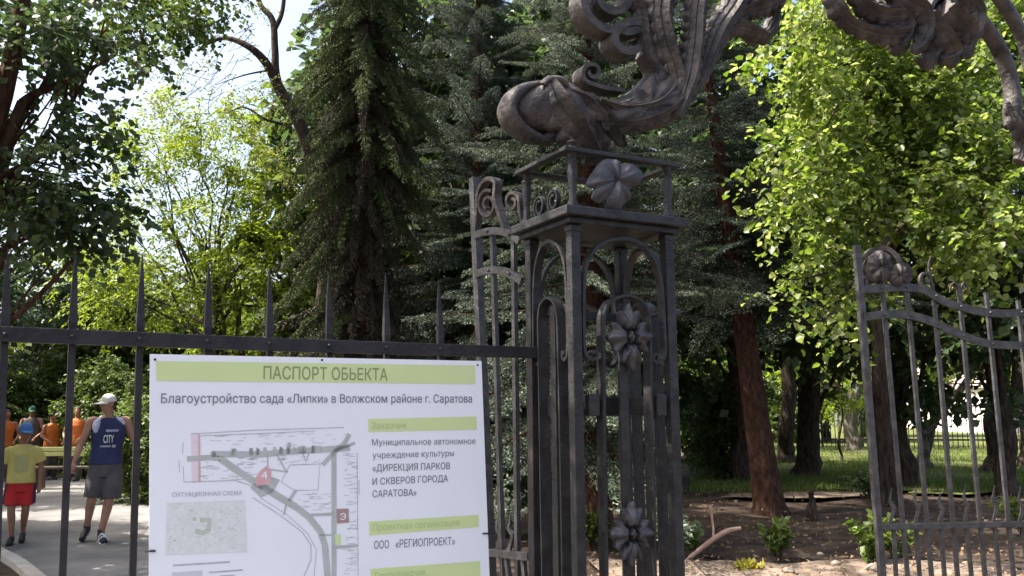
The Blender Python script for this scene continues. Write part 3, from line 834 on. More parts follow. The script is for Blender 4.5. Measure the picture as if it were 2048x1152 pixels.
gate_leaf('gate_leaf', 'narrow iron gate leaf with curled top, seen between the notice board and the pillar', la, ldu,
    ((948, 356), (982, 1152)), [((985, 464), (1006, 1152)), ((1028, 470), (1036, 1152))],
    [[(950, 472), (968, 465), (988, 462), (1008, 464), (1026, 472), (1040, 482)], [(952, 550), (968, 543), (988, 540), (1008, 542), (1026, 550), (1044, 562)]],
    [(966, 1103), (1062, 1113)], [(996, 1030, 1105), (1020, 1030, 1105)],
    [([(955, 458), (958, 420), (960, 388), (970, 366), (984, 358), (995, 366), (994, 396), (1004, 432), (1014, 462)], 0.05, 0.024, [0.8, 1, 1, 1]),
     (sprl(979, 410, 20, 6, 1.5, -1.2, -1, 1.5), 0.04, 0.018, [1, 1, 0.8]),
     (sprl(1028, 405, 15, 4, 1.4, 0.4, -1, 1.5), 0.04, 0.02, [1, 1, 0.8]),
     ([(1042, 405), (1044, 430), (1050, 455)], 0.04, 0.02, [1, 1])], [((1012, 1108), (1018, 1152)), ((1046, 1110), (1050, 1152))], 'iron gate leaves')
# ================================================================== GROUND
RNG = np.random.default_rng(11)
SOIL = mat('soil', (0.034, 0.025, 0.020), (0.085, 0.063, 0.048), rough=0.95, scale=3.0, detail=9, bump=0.9, bscale=9, spec=0.1, c3=(0.15, 0.11, 0.08))
LAWN = mat('lawn_green', (0.075, 0.068, 0.035), (0.12, 0.155, 0.036), rough=0.9, scale=0.9, detail=10, bump=0.9, bscale=30, spec=0.1, c3=(0.20, 0.19, 0.08))
ASPH = mat('pale_asphalt', (0.15, 0.145, 0.14), (0.235, 0.225, 0.215), rough=0.85, scale=1.6, detail=12, bump=0.4, bscale=120, spec=0.25)
SAND = mat('sandy_soil', (0.13, 0.098, 0.075), (0.27, 0.21, 0.165), rough=0.95, scale=6, detail=12, bump=0.9, bscale=22, spec=0.1, c3=(0.11, 0.08, 0.06))
KERB = mat('kerb_concrete', (0.34, 0.31, 0.28), (0.46, 0.43, 0.39), rough=0.9, scale=6, bump=0.4, bscale=50)

def struct(o): o['kind'] = 'structure'; return o
def wavy(pts, amp, n=7, seed=1):
    r = random.Random(seed); P = [Vector((p[0], p[1], 0)) for p in pts]; out = []
    for i in range(len(P)):
        a, b = P[i], P[(i + 1) % len(P)]
        for k in range(n):
            out.append(a + (b - a) * (k / n) + Vector((r.uniform(-amp, amp), r.uniform(-amp, amp), 0)))
    return out
def sheet(name, pts, z, mt):
    m = MB()
    tri = tessellate_polygon([[Vector((p[0], p[1], 0)) for p in pts]])
    m.add([(p[0], p[1], z) for p in pts], [tuple(t) for t in tri])
    me = m.mesh(name, fix=False)
    bm = bmesh.new(); bm.from_mesh(me)
    for f in bm.faces:
        if f.normal.z < 0: f.normal_flip()
    bm.to_mesh(me); bm.free()
    me.materials.append(mt)
    return struct(link_mesh(name, me))
# ground with soft undulation away from the paved parts
gx = np.concatenate([np.linspace(-400, -40, 10), np.linspace(-38, 38, 77), np.linspace(40, 400, 10)])
gy = np.concatenate([np.linspace(-60, -6, 8), np.linspace(-5, 50, 111), np.linspace(52, 600, 16)])
GX, GY = np.meshgrid(gx, gy)
def bumps(X, Y):
    h = 0.035 * np.sin(X * 2.1 + Y * 0.7) * np.sin(Y * 1.7 - X * .4) + 0.02 * np.sin(X * 4.3 + 1) * np.sin(Y * 3.9)
    w = np.clip((X - 0.5) / 1.5, 0, 1) * np.clip((Y - 6.5) / 2, 0, 1) * np.clip((45 - Y) / 10, 0, 1)
    return h * w - 0.004
GZ = bumps(GX, GY)
nxg, nyg = len(gx), len(gy)
idx = np.arange(nxg * nyg).reshape(nyg, nxg)
Fq = np.stack([idx[:-1, :-1], idx[:-1, 1:], idx[1:, 1:], idx[1:, :-1]], -1).reshape(-1, 4)
struct(np_obj('ground', np.stack([GX, GY, GZ], -1).reshape(-1, 3), Fq, SOIL, smooth=True))
def gz(x, y): return float(bumps(np.array(x), np.array(y)))
g2 = lambda px, py: gnd(px, py)
# asphalt park path, seen through the spiked fence
p_r = [g2(150, 945), g2(236, 966), g2(300, 994), g2(480, 1050), g2(800, 1120)]
p_l = [g2(-60, 1075), g2(-120, 1010), g2(-220, 950), g2(-300, 925)]
path = [p_r[0], p_r[1], p_r[2], p_r[3], p_r[4], Vector((0.9, 4.6, 0)), Vector((0.2, 1.0, 0)), Vector((-2.2, 1.0, 0)), g2(70, 1152), g2(0, 1112)] + p_l + [g2(-350, 905), g2(120, 922)]
sheet('park_path', [(p.x, p.y) for p in path], 0.006, ASPH)
def kerb(name, pts, w=0.13, h=0.06):
    m = MB(); P = [Vector((p.x, p.y, h / 2 - 0.02)) for p in pts]
    m.sweep(spline(P, 4), h + 0.04, w, Z)
    m2 = m.build(name, KERB, None); return struct(m2)
kerb('kerb', [p_r[0], p_r[1], p_r[2], p_r[3], p_r[4]])
kerb('kerb', [g2(90, 1180), g2(40, 1136), g2(0, 1112), g2(-60, 1078), g2(-160, 1030)])
# sandy strip in front of the planting on the right, and the trodden strips in the park
sheet('sandy_path', [(p.x, p.y) for p in wavy([g2(1180, 1128), g2(1380, 1130), g2(1560, 1137), g2(1770, 1128), g2(1990, 1140), g2(2300, 1150), (9, 4.0, 0), (1.2, 3.6, 0)], 0.07, 6, 3)], 0.05, SAND)
sheet('footpath', [(p.x, p.y) for p in wavy([g2(1200, 921), g2(1400, 924), g2(1400, 913), g2(1200, 912)], 0.12, 6, 4)], 0.052, SAND)
sheet('footpath', [(p.x, p.y) for p in wavy([g2(1440, 1001), g2(1560, 1003), g2(1740, 999), g2(1738, 990), g2(1640, 989), g2(1560, 991), g2(1470, 993)], 0.10, 4, 5)], 0.054, SAND)
# lawn
sheet('lawn', [(p.x, p.y) for p in wavy([g2(1380, 905), g2(1520, 968), g2(1700, 985), g2(1900, 992), g2(2300, 985), (60, 22, 0), (70, 75, 0), (8, 75, 0)], 0.35, 8, 6)], 0.048, LAWN)
GRASS = leafmat('grass_blade', [(0.05, 0.085, 0.015), (0.09, 0.14, 0.025), (0.15, 0.17, 0.05)], trans=0.35, rough=0.6)
def blades(n, region, hmin, hmax, w, name, mt, zf=0.045):
    P = []
    while len(P) < n:
        px, py = RNG.uniform(region[0], region[1]), RNG.uniform(region[2], region[3])
        g = gnd(px, py)
        if math.sin(g.x * 1.3 + 2) * math.sin(g.y * 0.9) + RNG.uniform(-.8, .8) > -0.25: P.append((g.x, g.y))
    P = np.array(P)
    z = bumps(P[:, 0], P[:, 1]); z = np.maximum(z, zf if zf else z) if zf else z
    h = RNG.uniform(hmin, hmax, n); a = RNG.uniform(0, 6.283, n); lean = RNG.uniform(0.1, 0.7, n) * h
    dx, dy = np.cos(a), np.sin(a)
    b = np.stack([P[:, 0], P[:, 1], z], -1)
    s = np.stack([-dy, dx, np.zeros(n)], -1) * (w * RNG.uniform(0.6, 1.3, n))[:, None]
    tip = b + np.stack([dx * lean, dy * lean, h], -1)
    V = np.stack([b - s, b + s, tip], 1).reshape(-1, 3)
    o = np_obj(name, V, np.arange(3 * n).reshape(-1, 3), mt)
    return tag(o, None, None, None, 'stuff')
o = blades(26000, (1380, 2060, 893, 990), 0.03, 0.12, 0.010, 'grass', GRASS); tag(o, 'short patchy green grass on the park lawn behind the trees', 'grass')

# fallen leaves and chips on the bare soil
LITTER = leafmat('fallen_leaf', [(0.10, 0.06, 0.03), (0.20, 0.13, 0.07), (0.32, 0.24, 0.14)], trans=0.1, rough=0.8)
def litter(n, region, s0, s1):
    g = [gnd(RNG.uniform(region[0], region[1]), RNG.uniform(region[2], region[3])) for _ in range(n)]
    P = np.array([(p.x, p.y) for p in g]); z = np.maximum(bumps(P[:, 0], P[:, 1]), 0.0) + RNG.uniform(0.055, 0.075, n)
    a = RNG.uniform(0, 6.283, n); s = RNG.uniform(s0, s1, n)
    V = []
    for k in range(4):
        r = s * (1.0 if k % 2 == 0 else 0.55)
        V.append(np.stack([P[:, 0] + np.cos(a + k * 1.571) * r, P[:, 1] + np.sin(a + k * 1.571) * r, z + RNG.uniform(-0.012, 0.02, n)], -1))
    return np.stack(V, 1).reshape(-1, 3), np.arange(4 * n).reshape(-1, 4)
V, F_ = litter(1900, (1180, 2060, 985, 1200), 0.010, 0.036)
tag(np_obj('leaf_litter', V, F_, LITTER), 'brown fallen leaves scattered over the bare soil under the trees', 'leaf litter', None, 'stuff')

# ================================================================== FOLIAGE
def frames(d, up):
    """orthonormal frames: d forward, up approx normal -> (N,3,3) rows x(forward), y(side), z(normal)"""
    d = d / np.linalg.norm(d, axis=1, keepdims=True)
    y = np.cross(up, d); y /= np.maximum(np.linalg.norm(y, axis=1, keepdims=True), 1e-6)
    z = np.cross(d, y)
    return np.stack([d, y, z], 1)
LEAF_HEART = (np.array([(0, 0, 0), (0.28, 0.46, 0.10), (0.72, 0.32, 0.08), (1, 0, -0.10), (0.72, -0.32, 0.08), (0.28, -0.46, 0.10)]), np.array([(0, 3, 2, 1), (0, 5, 4, 3)]))
LEAF_LANCE = (np.array([(0, 0, 0), (0.45, 0.22, 0.06), (1, 0, -0.06), (0.45, -0.22, 0.06)]), np.array([(0, 2, 1), (0, 3, 2)]))
LEAF_WIDE = (np.array([(0, 0, 0), (0.5, 0.38, 0.08), (1, 0, -0.08), (0.5, -0.38, 0.08)]), np.array([(0, 2, 1), (0, 3, 2)]))
def leaves(P, D, U, s, tpl):
    T, F = tpl
    Fr = frames(D, U)
    V = P[:, None, :] + np.einsum('kj,njc->nkc', T, Fr) * s[:, None, None]
    n, k = len(P), len(T)
    FF = (F[None] + (np.arange(n) * k)[:, None, None]).reshape(-1, F.shape[1])
    return V.reshape(-1, 3), FF
def unit(n, rng):
    v = rng.normal(size=(n, 3)); return v / np.linalg.norm(v, axis=1, keepdims=True)
def sprays(blobs, per, L, nl, s0, s1, tpl, rng, droop=0.35, shell=0.45, out=0.6, spread=0.10):
    """leafy twigs inside ellipsoidal clumps. blobs: (centre, radii, weight)"""
    Ps, Ds = [], []
    for (c, r, w) in blobs:
        n = max(3, int(per * w))
        ncl = max(3, n // 7)
        cu = unit(ncl, rng) * (rng.uniform(0, 1, ncl) ** (1 / 3) * (1 - shell) + shell * rng.uniform(0.75, 1.08, ncl))[:, None]
        pick = rng.integers(0, ncl, n)
        u = cu[pick] + rng.normal(size=(n, 3)) * 0.13
        p = np.array(c) + u * np.array(r)
        d = u * out + unit(n, rng) * 0.6 + np.array([0, 0, -droop]) * rng.uniform(0.2, 1.4, n)[:, None]
        d /= np.linalg.norm(d, axis=1, keepdims=True)
        Ps.append(p); Ds.append(d)
    P = np.concatenate(Ps); D = np.concatenate(Ds); n = len(P)
    Ls = L * rng.uniform(0.6, 1.4, n)
    # leaves alternate along each twig
    t = (np.arange(nl)[None, :] + rng.uniform(0, 1, (n, nl))) / nl
    side = np.cross(D, np.array([0, 0, 1.0])); side /= np.maximum(np.linalg.norm(side, axis=1, keepdims=True), 1e-5)
    sgn = np.where(np.arange(nl) % 2 == 0, 1.0, -1.0)[None, :]
    pos = P[:, None, :] + D[:, None, :] * (t * Ls[:, None])[..., None] + np.array([0, 0, -1.0]) * (droop * 0.35 * (t ** 2) * Ls[:, None])[..., None]
    pos = pos + rng.normal(size=(n, nl, 3)) * spread * L * 0.3
    ld = D[:, None, :] * 0.55 + side[:, None, :] * sgn[..., None] * 0.9 + rng.normal(size=(n, nl, 3)) * 0.35 + np.array([0, 0, -0.35])
    up = np.array([0, 0, 1.0]) + rng.normal(size=(n, nl, 3)) * 0.6
    pos = pos.reshape(-1, 3); ld = ld.reshape(-1, 3); up = up.reshape(-1, 3)
    s = rng.uniform(s0, s1, len(pos))
    return leaves(pos, ld, up, s, tpl)
def limb_mesh(m, a, b, r0, r1, rng, sag=0.0, wob=0.12, n=6, k=9):
    a, b = Vector(a), Vector(b); l = (b - a).length
    pts = [a + (b - a) * (i / n) + Vector((rng.normal() * wob, rng.normal() * wob, rng.normal() * wob * .5)) * (l * 0.12 if 0 < i < n else 0) + Vector((0, 0, sag * l * math.sin(math.pi * i / n))) for i in range(n + 1)]
    pts = spline(pts, 3)
    m.tube(pts, lerpl([r0, r1], len(pts)), k)
    return pts
def trunk_mesh(base, top, r0, r1, rng, bend=0.06, flare=1.5):
    m = MB(); base, top = Vector(base), Vector(top); l = (top - base).length
    pts = [base - Vector((0, 0, 0.25))] + [base + (top - base) * f + Vector((rng.normal(), rng.normal(), 0)) * bend * (0 if f in (0, 1) else 1) for f in (0, 0.05, 0.12, 0.3, 0.5, 0.75, 1.0)]
    P = spline(pts, 4)
    rad = np.interp([(p - base).dot((top - base).normalized()) / l for p in P], [-0.05, 0, 0.03, 0.10, 1.0], [r0 * flare * 1.15, r0 * flare, r0 * 1.15, r0, r1])
    rad = [r * (1 + 0.05 * math.sin(i * 1.7)) for i, r in enumerate(rad)]
    m.tube(P, rad, 18, flute=5, famp=0.07)
    return m, P
TREES = []
def broad_tree(name, label, base, top, r0, blobs, lmat, per, L, nl, s0, s1, tpl, seed, group, bark=None, droop=0.35, shell=0.45, limbs=True, cat='tree', extra=None, r1=None, bend=0.06, lfrac=(0.35, 0.95), out=0.6):
    rng = np.random.default_rng(seed)
    base = Vector(base)
    t = thing(name, base, label, cat, group)
    m, P = trunk_mesh(base, top, r0, r1 or r0 * 0.35, rng, bend)
    if limbs:
        for (c, r, w) in blobs:
            k = int(len(P) * rng.uniform(*lfrac)) ; k = min(k, len(P) - 1)
            a = P[k]
            pts = limb_mesh(m, a, Vector(c), r0 * 0.34, r0 * 0.05, rng, 0.06)
            for q in range(4):
                s_ = pts[int(len(pts) * rng.uniform(0.45, 0.95))]
                u = unit(1, rng)[0]
                limb_mesh(m, s_, Vector(c) + Vector(u * np.array(r) * 0.8), r0 * 0.09, r0 * 0.02, rng, 0.0, n=4, k=6)
    if extra: extra(m, rng)
    m.build('trunk', bark or BARK, t, smooth=70, fix=False)
    if blobs:
        V, F = sprays(blobs, per, L, nl, s0, s1, tpl, rng, droop, shell, out)
        np_obj('crown', V, F, lmat, t)
    return t

DARKLEAF = leafmat('dark_leaf', [(0.030, 0.050, 0.022), (0.048, 0.078, 0.030), (0.075, 0.11, 0.042)], trans=0.38, rough=0.4)
LIMELEAF = leafmat('lime_leaf', [(0.085, 0.125, 0.018), (0.13, 0.185, 0.026), (0.19, 0.235, 0.05)], trans=0.5, rough=0.45)
LINDEN = leafmat('linden_leaf', [(0.050, 0.088, 0.016), (0.098, 0.152, 0.027), (0.165, 0.22, 0.052), (0.25, 0.28, 0.12)], trans=0.54, rough=0.38, spec=0.5)
MIDLEAF = leafmat('mid_leaf', [(0.040, 0.065, 0.018), (0.065, 0.10, 0.024), (0.10, 0.14, 0.035)], trans=0.42, rough=0.45)
SPARSE = leafmat('olive_leaf', [(0.06, 0.075, 0.022), (0.10, 0.115, 0.035), (0.14, 0.15, 0.05)], trans=0.45)
def B(px, py, Y, rx, ry, rz, w=1.0): return (at(px, py, Y), (rx, ry, rz), w)

# ---- linden on the right (sunlit)
lb_ = gnd(1774, 1008)
def lind_extra(m, rng):
    for (x0, y0, Y0, x1, y1, Y1, r) in ((1775, 560, 12.5, 1700, 250, 9.2, .07), (1780, 500, 12.5, 1950, 300, 9.5, .07), (1775, 420, 12.5, 1850, 60, 9.5, .08)):
        limb_mesh(m, at(x0, y0, Y0), at(x1, y1, Y1), r, 0.02, rng, 0.05)
    for i in range(0, len(LIND), 5):
        P = spline([Vector(LIND[i + k][0]) for k in range(5)], 4)
        m.tube([at(1778, 300, 11.8)] + P, [0.03] + lerpl([0.022, 0.004], len(P)), 6)
LIND = []
_rl = random.Random(8)
for (x0, y0, Y0, x1, y1, Y1, w_, rr) in ((1770, -30, 9.6, 1570, 30, 8.4, 1.0, .30), (1780, 40, 9.4, 1535, 120, 8.2, 1.0, .28), (1790, 110, 9.6, 1575, 215, 8.5, 1.0, .30), (1790, 190, 9.4, 1548, 320, 8.2, 1.0, .28), (1790, 270, 9.4, 1580, 400, 8.2, .9, .26),
        (1800, 350, 9.2, 1530, 475, 8.2, .75, .20), (1780, 430, 9.0, 1600, 535, 8.1, .28, .15), (1740, 540, 8.7, 1525, 596, 7.9, .22, .09), (1730, 585, 8.6, 1612, 672, 7.9, .22, .10), (1800, 60, 10, 1960, 150, 9, 1.1, .36), (1800, 150, 9.8, 1930, 300, 8.6, 1.1, .33), (1830, 250, 9.6, 2070, 330, 8.8, 1.1, .34),
        (1830, 310, 9.4, 1870, 470, 8.2, 1.0, .28), (1900, 360, 9.0, 2010, 515, 8.0, .9, .26), (1960, 360, 9.2, 2100, 480, 8.4, .9, .30), (1760, 330, 9.6, 1690, 470, 8.6, .8, .26), (1700, 100, 9.9, 1760, 260, 9.2, 1.0, .32), (1960, -20, 9.8, 2100, 130, 9, 1.0, .36), (1880, 480, 9.0, 1930, 585, 8.3, .25, .13), (1690, 230, 10.2, 1640, 330, 9.4, .8, .30), (1850, -40, 10.4, 1700, 10, 9.8, 1, .4)):
    y0 -= 22; y1 -= 26; x1 += 40 if x1 < 1640 else 0
    for k in range(5):
        f_ = k / 4; dr = 26 * math.sin(f_ * 2.2)
        LIND.append(B(x0 + (x1 - x0) * f_ + _rl.uniform(-14, 14), y0 + (y1 - y0) * f_ - dr * (1 - f_) + _rl.uniform(-12, 12), Y0 + (Y1 - Y0) * f_, rr * (1.25 - .5 * f_), rr * 1.3, rr * (0.75 - .25 * f_), w_ * (1.1 - .45 * f_)))
broad_tree('linden_tree', 'sunlit yellow-green linden whose boughs hang over the open gate leaf at the right', lb_, at(1778, 150, 13.2), 0.15, LIND, LINDEN, 50, 0.42, 9, 0.030, 0.092, LEAF_HEART, 3, 'broadleaf trees of the park', extra=lind_extra, lfrac=(0.5, 0.8), droop=0.55, limbs=False)

# ---- dark broad-leaved tree at the left edge
db = Vector((-5.4, 7.6, 0))
def dark_extra(m, rng):
    limb_mesh(m, at(-40, 420, 7.8), at(45, 205, 8.0), 0.07, 0.05, rng, 0.0, 0.05)
    limb_mesh(m, at(45, 205, 8.0), at(230, 110, 8.6), 0.045, 0.012, rng, 0.0)
    limb_mesh(m, at(180, 150, 8.4), at(230, 85, 8.6), 0.012, 0.004, rng)
    limb_mesh(m, at(100, 260, 8.0), at(210, 360, 8.2), 0.018, 0.006, rng)
DARK = [B(20, 60, 8.0, 0.75, 0.8, 0.55, 1.0), B(120, 60, 8.2, 0.55, 0.7, 0.45, 0.8), B(60, 190, 8.0, 0.65, 0.7, 0.45, 0.8), B(-40, 230, 8, 0.7, 0.8, 0.7, 0.9), B(130, 290, 8.0, 0.40, 0.5, 0.40, 0.5), B(60, 350, 8.0, 0.6, 0.7, 0.5, 0.8),
        B(150, 390, 8.1, 0.42, 0.5, 0.30, 0.5), B(90, 470, 8.2, 0.5, 0.6, 0.28, 0.5), B(-40, 420, 8.0, 0.5, 0.7, 0.6, 0.6), B(200, 440, 8.4, 0.3, 0.4, 0.2, 0.22), B(210, 40, 8.4, 0.45, 0.6, 0.3, 0.45), B(-200, 150, 7.6, 1.2, 1.2, 1.3, 1.6), B(-120, -120, 8, 1.2, 1.3, 0.9, 1.3)]
broad_tree('shade_tree', 'dark large-leaved tree filling the upper left corner, its leaning limb touched by the sun', db, Vector((-4.6, 7.9, 6.0)), 0.16, DARK, DARKLEAF, 92, 0.36, 9, 0.06, 0.12, LEAF_WIDE, 4, 'broadleaf trees of the park', bark=BARK_R, extra=dark_extra)
# high boughs that enter from the top left, yellow-green against the sky, and unseen clumps added to dapple the spruces
HIGH = [((-5.0, 10.5, 9.6), (1.4, 1.5, 0.8), 1.4), ((-3.4, 9.6, 10.2), (1.2, 1.3, 0.7), 1.2), ((-4.0, 12.2, 10.6), (1.3, 1.3, 0.8), 1.2), ((-2.2, 10.8, 10.8), (1.0, 1.1, 0.6), 0.9), ((-3.0, 8.4, 9.6), (1.0, 1.0, 0.6), 0.8), B(180, 20, 10, 0.6, 0.7, 0.35, 0.6), B(290, 40, 10.4, 0.6, 0.7, 0.35, 0.7), B(370, 50, 10.6, 0.4, 0.5, 0.25, 0.35), B(300, 120, 10.4, 0.25, 0.4, 0.2, 0.1), B(300, -60, 10.6, 1.0, 1.0, 0.4, 1.0), B(430, 10, 11, 0.35, 0.5, 0.25, 0.25)]
broad_tree('tall_maple', 'tall tree whose olive green boughs reach in along the top left edge', Vector((-8.2, 11.0, 0)), Vector((-6.6, 10.8, 8.6)), 0.17, HIGH, MIDLEAF, 130, 0.34, 9, 0.06, 0.11, LEAF_WIDE, 5, 'broadleaf trees of the park', lfrac=(0.85, 1.0))

# ---- unseen tree added outside the left edge to shade the fence
ADDED_SHADE = [((-3.6, 4.6, 5.9), (1.2, 1.2, 0.7), 1.2), ((-4.6, 3.6, 6.6), (1.3, 1.3, 0.9), 1.2), ((-2.6, 5.4, 6.3), (1.1, 1.0, 0.6), 1.0), ((-5.4, 5.0, 6.0), (1.2, 1.2, 0.9), 1.1), ((-1.7, 4.9, 6.9), (0.9, 0.9, 0.5), 0.8), ((-3.4, 5.4, 7.4), (1.4, 1.3, 0.6), 1.1), ((-2.0, 6.3, 7.3), (1, 1, 0.6), .8), ((-0.9, 5.6, 7.6), (0.8, 0.8, 0.4), .6)]
broad_tree('added_shade_tree', 'unseen broad tree added just outside the left edge whose high crown shadows the fence', (-5.6, 4.2, 0), (-4.6, 4.5, 5.2), 0.17, ADDED_SHADE, DARKLEAF, 170, 0.4, 9, 0.07, 0.13, LEAF_WIDE, 14, 'broadleaf trees of the park', lfrac=(0.8, 1.0))

# ---- lime green locust with several thin stems
cb = gnd(436, 900); cb = Vector((at(436, 800, 17).x, 17, 0))
def loc_extra(m, rng):
    for (x0, y0, x1, y1, r) in ((445, 720, 430, 560, .05), (455, 710, 428, 505, .04), (480, 650, 470, 540, .03), (470, 700, 480, 560, .03), (430, 540, 360, 420, .03), (430, 530, 470, 380, .035), (430, 520, 330, 340, .02), (455, 420, 500, 330, .015)):
        limb_mesh(m, at(x0, y0, 17), at(x1, y1, 17), r, r * .6, rng, 0, 0.08)
LOC = [B(300, 260, 17, 0.8, 0.9, 0.5, 0.8), B(400, 230, 17, 0.9, 1, 0.55, 0.9), B(270, 330, 16.6, 0.6, 0.8, 0.5, 0.6), B(370, 340, 17, 0.9, 1, 0.5, 0.7), B(460, 290, 17, 0.7, 1, 0.5, 0.7), B(520, 400, 17.4, 0.9, 1, 0.6, 0.8), B(430, 430, 16.6, 0.8, 1, 0.5, 0.6), B(330, 440, 17, 0.9, 1, 0.5, 0.6),
       B(560, 520, 17.6, 1.0, 1, 0.8, 1.1), B(540, 620, 17.2, 0.9, 1, 0.8, 1.0), B(240, 500, 17.6, 0.8, 1, 0.5, 0.6), B(250, 600, 17, 1.1, 1, 0.7, 1.0), B(370, 580, 17, 1.1, 1, 0.7, 0.9), B(500, 510, 16.4, 0.6, 0.8, 0.5, 0.6), B(180, 560, 17, 0.7, .9, .5, .6), B(590, 440, 18, 0.8, 1, 1, 0.8), B(220, 400, 17.5, 0.4, .6, .4, .25)]
broad_tree('locust_tree', 'lime green locust with thin forked stems against the bright sky, left of the tall spruce', cb, at(434, 560, 17), 0.10, LOC, LIMELEAF, 205, 0.42, 10, 0.07, 0.12, LEAF_LANCE, 6, 'broadleaf trees of the park', extra=loc_extra, lfrac=(0.7, 1.0))

# ---- bare-limbed acacia behind the spruce
ab = Vector((at(640, 800, 15).x, 15, 0))
def aca_extra(m, rng):
    def lm(pts, r0, r1):
        P = spline([at(x, y, Y) for x, y, Y in pts], 6); m.tube(P, lerpl([r0, r1], len(P)), 10)
    lm([(660, 420, 15), (600, 250, 14.6), (560, 180, 14.4), (535, 130, 14.2), (500, 95, 14), (450, 76, 14), (405, 92, 14)], 0.13, 0.02)
    lm([(590, 240, 14.6), (555, 160, 14.5), (550, 100, 14.5), (545, 40, 14.5), (520, 8, 14.5), (500, -60, 14.5)], 0.075, 0.04)
    lm([(549, 60, 14.5), (565, 20, 14.5), (572, -60, 14.5)], 0.045, 0.03)
    lm([(575, 250, 14.5), (530, 238, 14.4), (490, 215, 14.3), (455, 225, 14.3)], 0.03, 0.008)
    lm([(540, 140, 14.3), (490, 150, 14), (430, 170, 14)], 0.02, 0.005)
    for i in range(70):
        x, y = rng.uniform(360, 560), rng.uniform(20, 250)
        limb_mesh(m, at(x, y, 14 + rng.normal() * .4), at(x - rng.uniform(10, 60), y + rng.uniform(-20, 70), 14 + rng.normal() * .4), 0.006, 0.002, rng, n=3, k=5)
ACA = [B(480, 200, 14.3, 0.7, 0.7, 0.35, 0.30), B(420, 160, 14.2, 0.6, 0.6, 0.5, 0.25), B(350, 200, 14.4, 0.5, 0.6, 0.5, 0.25), B(560, 300, 14.8, 0.5, 0.6, 0.5, 0.4), B(520, 60, 14.5, 0.3, 0.4, 0.4, 0.12), B(330, 120, 14.4, 0.3, .5, .5, .2)]
broad_tree('acacia_tree', 'sparse tree with bare curved dark limbs against the sky, just left of the tall spruce', ab, at(650, 380, 15), 0.18, ACA, SPARSE, 200, 0.35, 9, 0.04, 0.07, LEAF_LANCE, 7, 'broadleaf trees of the park', extra=aca_extra, limbs=False)

# ================================================================== SPRUCES
def spruce_branch(length, rng, droop=0.25, hang=0.0, nw=0.0045, nl=0.024, dens=1.0):
    """one branch along +x: axis, side shoots, twigs, needles -> triangles"""
    P0, D0 = [], []        # twig start / vector
    step = 0.075 / dens
    t = 0.14
    axis = lambda s: np.array([s, 0, -droop * s * s / length + 0.10 * s * max(0, (s / length - 0.6))])
    while t < length:
        for sd in (-1, 1):
            sl = (0.42 * (1 - t / length) ** 0.8 + 0.07) * min(1, 0.4 + t) * rng.uniform(0.7, 1.15) * min(1.0, length / 1.3)
            ang = rng.uniform(0.75, 1.05)
            d = np.array([math.cos(ang), sd * math.sin(ang), -0.15 - hang * rng.uniform(0.5, 1.4)]); d /= np.linalg.norm(d)
            a = axis(t + rng.uniform(-.02, .02))
            nsub = max(2, int(sl / 0.045))
            P0.append(a); D0.append(d * sl)
            for i in range(nsub):
                f = (i + 0.6) / nsub
                b = a + d * sl * f
                for s2 in (-1, 1):
                    l2 = (0.11 * (1 - f) + 0.035) * rng.uniform(0.7, 1.3)
                    a2 = s2 * rng.uniform(0.6, 1.0)
                    d2 = np.array([d[0] * math.cos(a2) - d[1] * math.sin(a2), d[0] * math.sin(a2) + d[1] * math.cos(a2), d[2] - hang * 0.5 + rng.uniform(-.15, .15)])
                    P0.append(b); D0.append(d2 / np.linalg.norm(d2) * l2)
        t += step * rng.uniform(0.8, 1.2)
    for i in range(int(length / 0.1)):
        P0.append(axis(i * 0.1)); D0.append(axis(i * 0.1 + 0.1) - axis(i * 0.1))
    P0 = np.array(P0); D0 = np.array(D0)
    ln = np.linalg.norm(D0, axis=1)
    per = np.maximum(3, (ln / 0.0085).astype(int))
    idx = np.repeat(np.arange(len(P0)), per)
    n = len(idx)
    f = rng.uniform(0, 1, n)
    base = P0[idx] + D0[idx] * f[:, None]
    ax = D0[idx] / ln[idx][:, None]
    u = unit(n, rng); u = u - ax * np.sum(u * ax, 1, keepdims=True); u /= np.maximum(np.linalg.norm(u, axis=1, keepdims=True), 1e-5)
    nd = ax * 0.75 + u * 0.75
    w = np.cross(nd, unit(n, rng)); w /= np.maximum(np.linalg.norm(w, axis=1, keepdims=True), 1e-5)
    l = nl * rng.uniform(0.7, 1.2, n)
    V = np.stack([base - w * nw, base + w * nw, base + nd * l[:, None]], 1)
    return V.reshape(-1, 3), axis
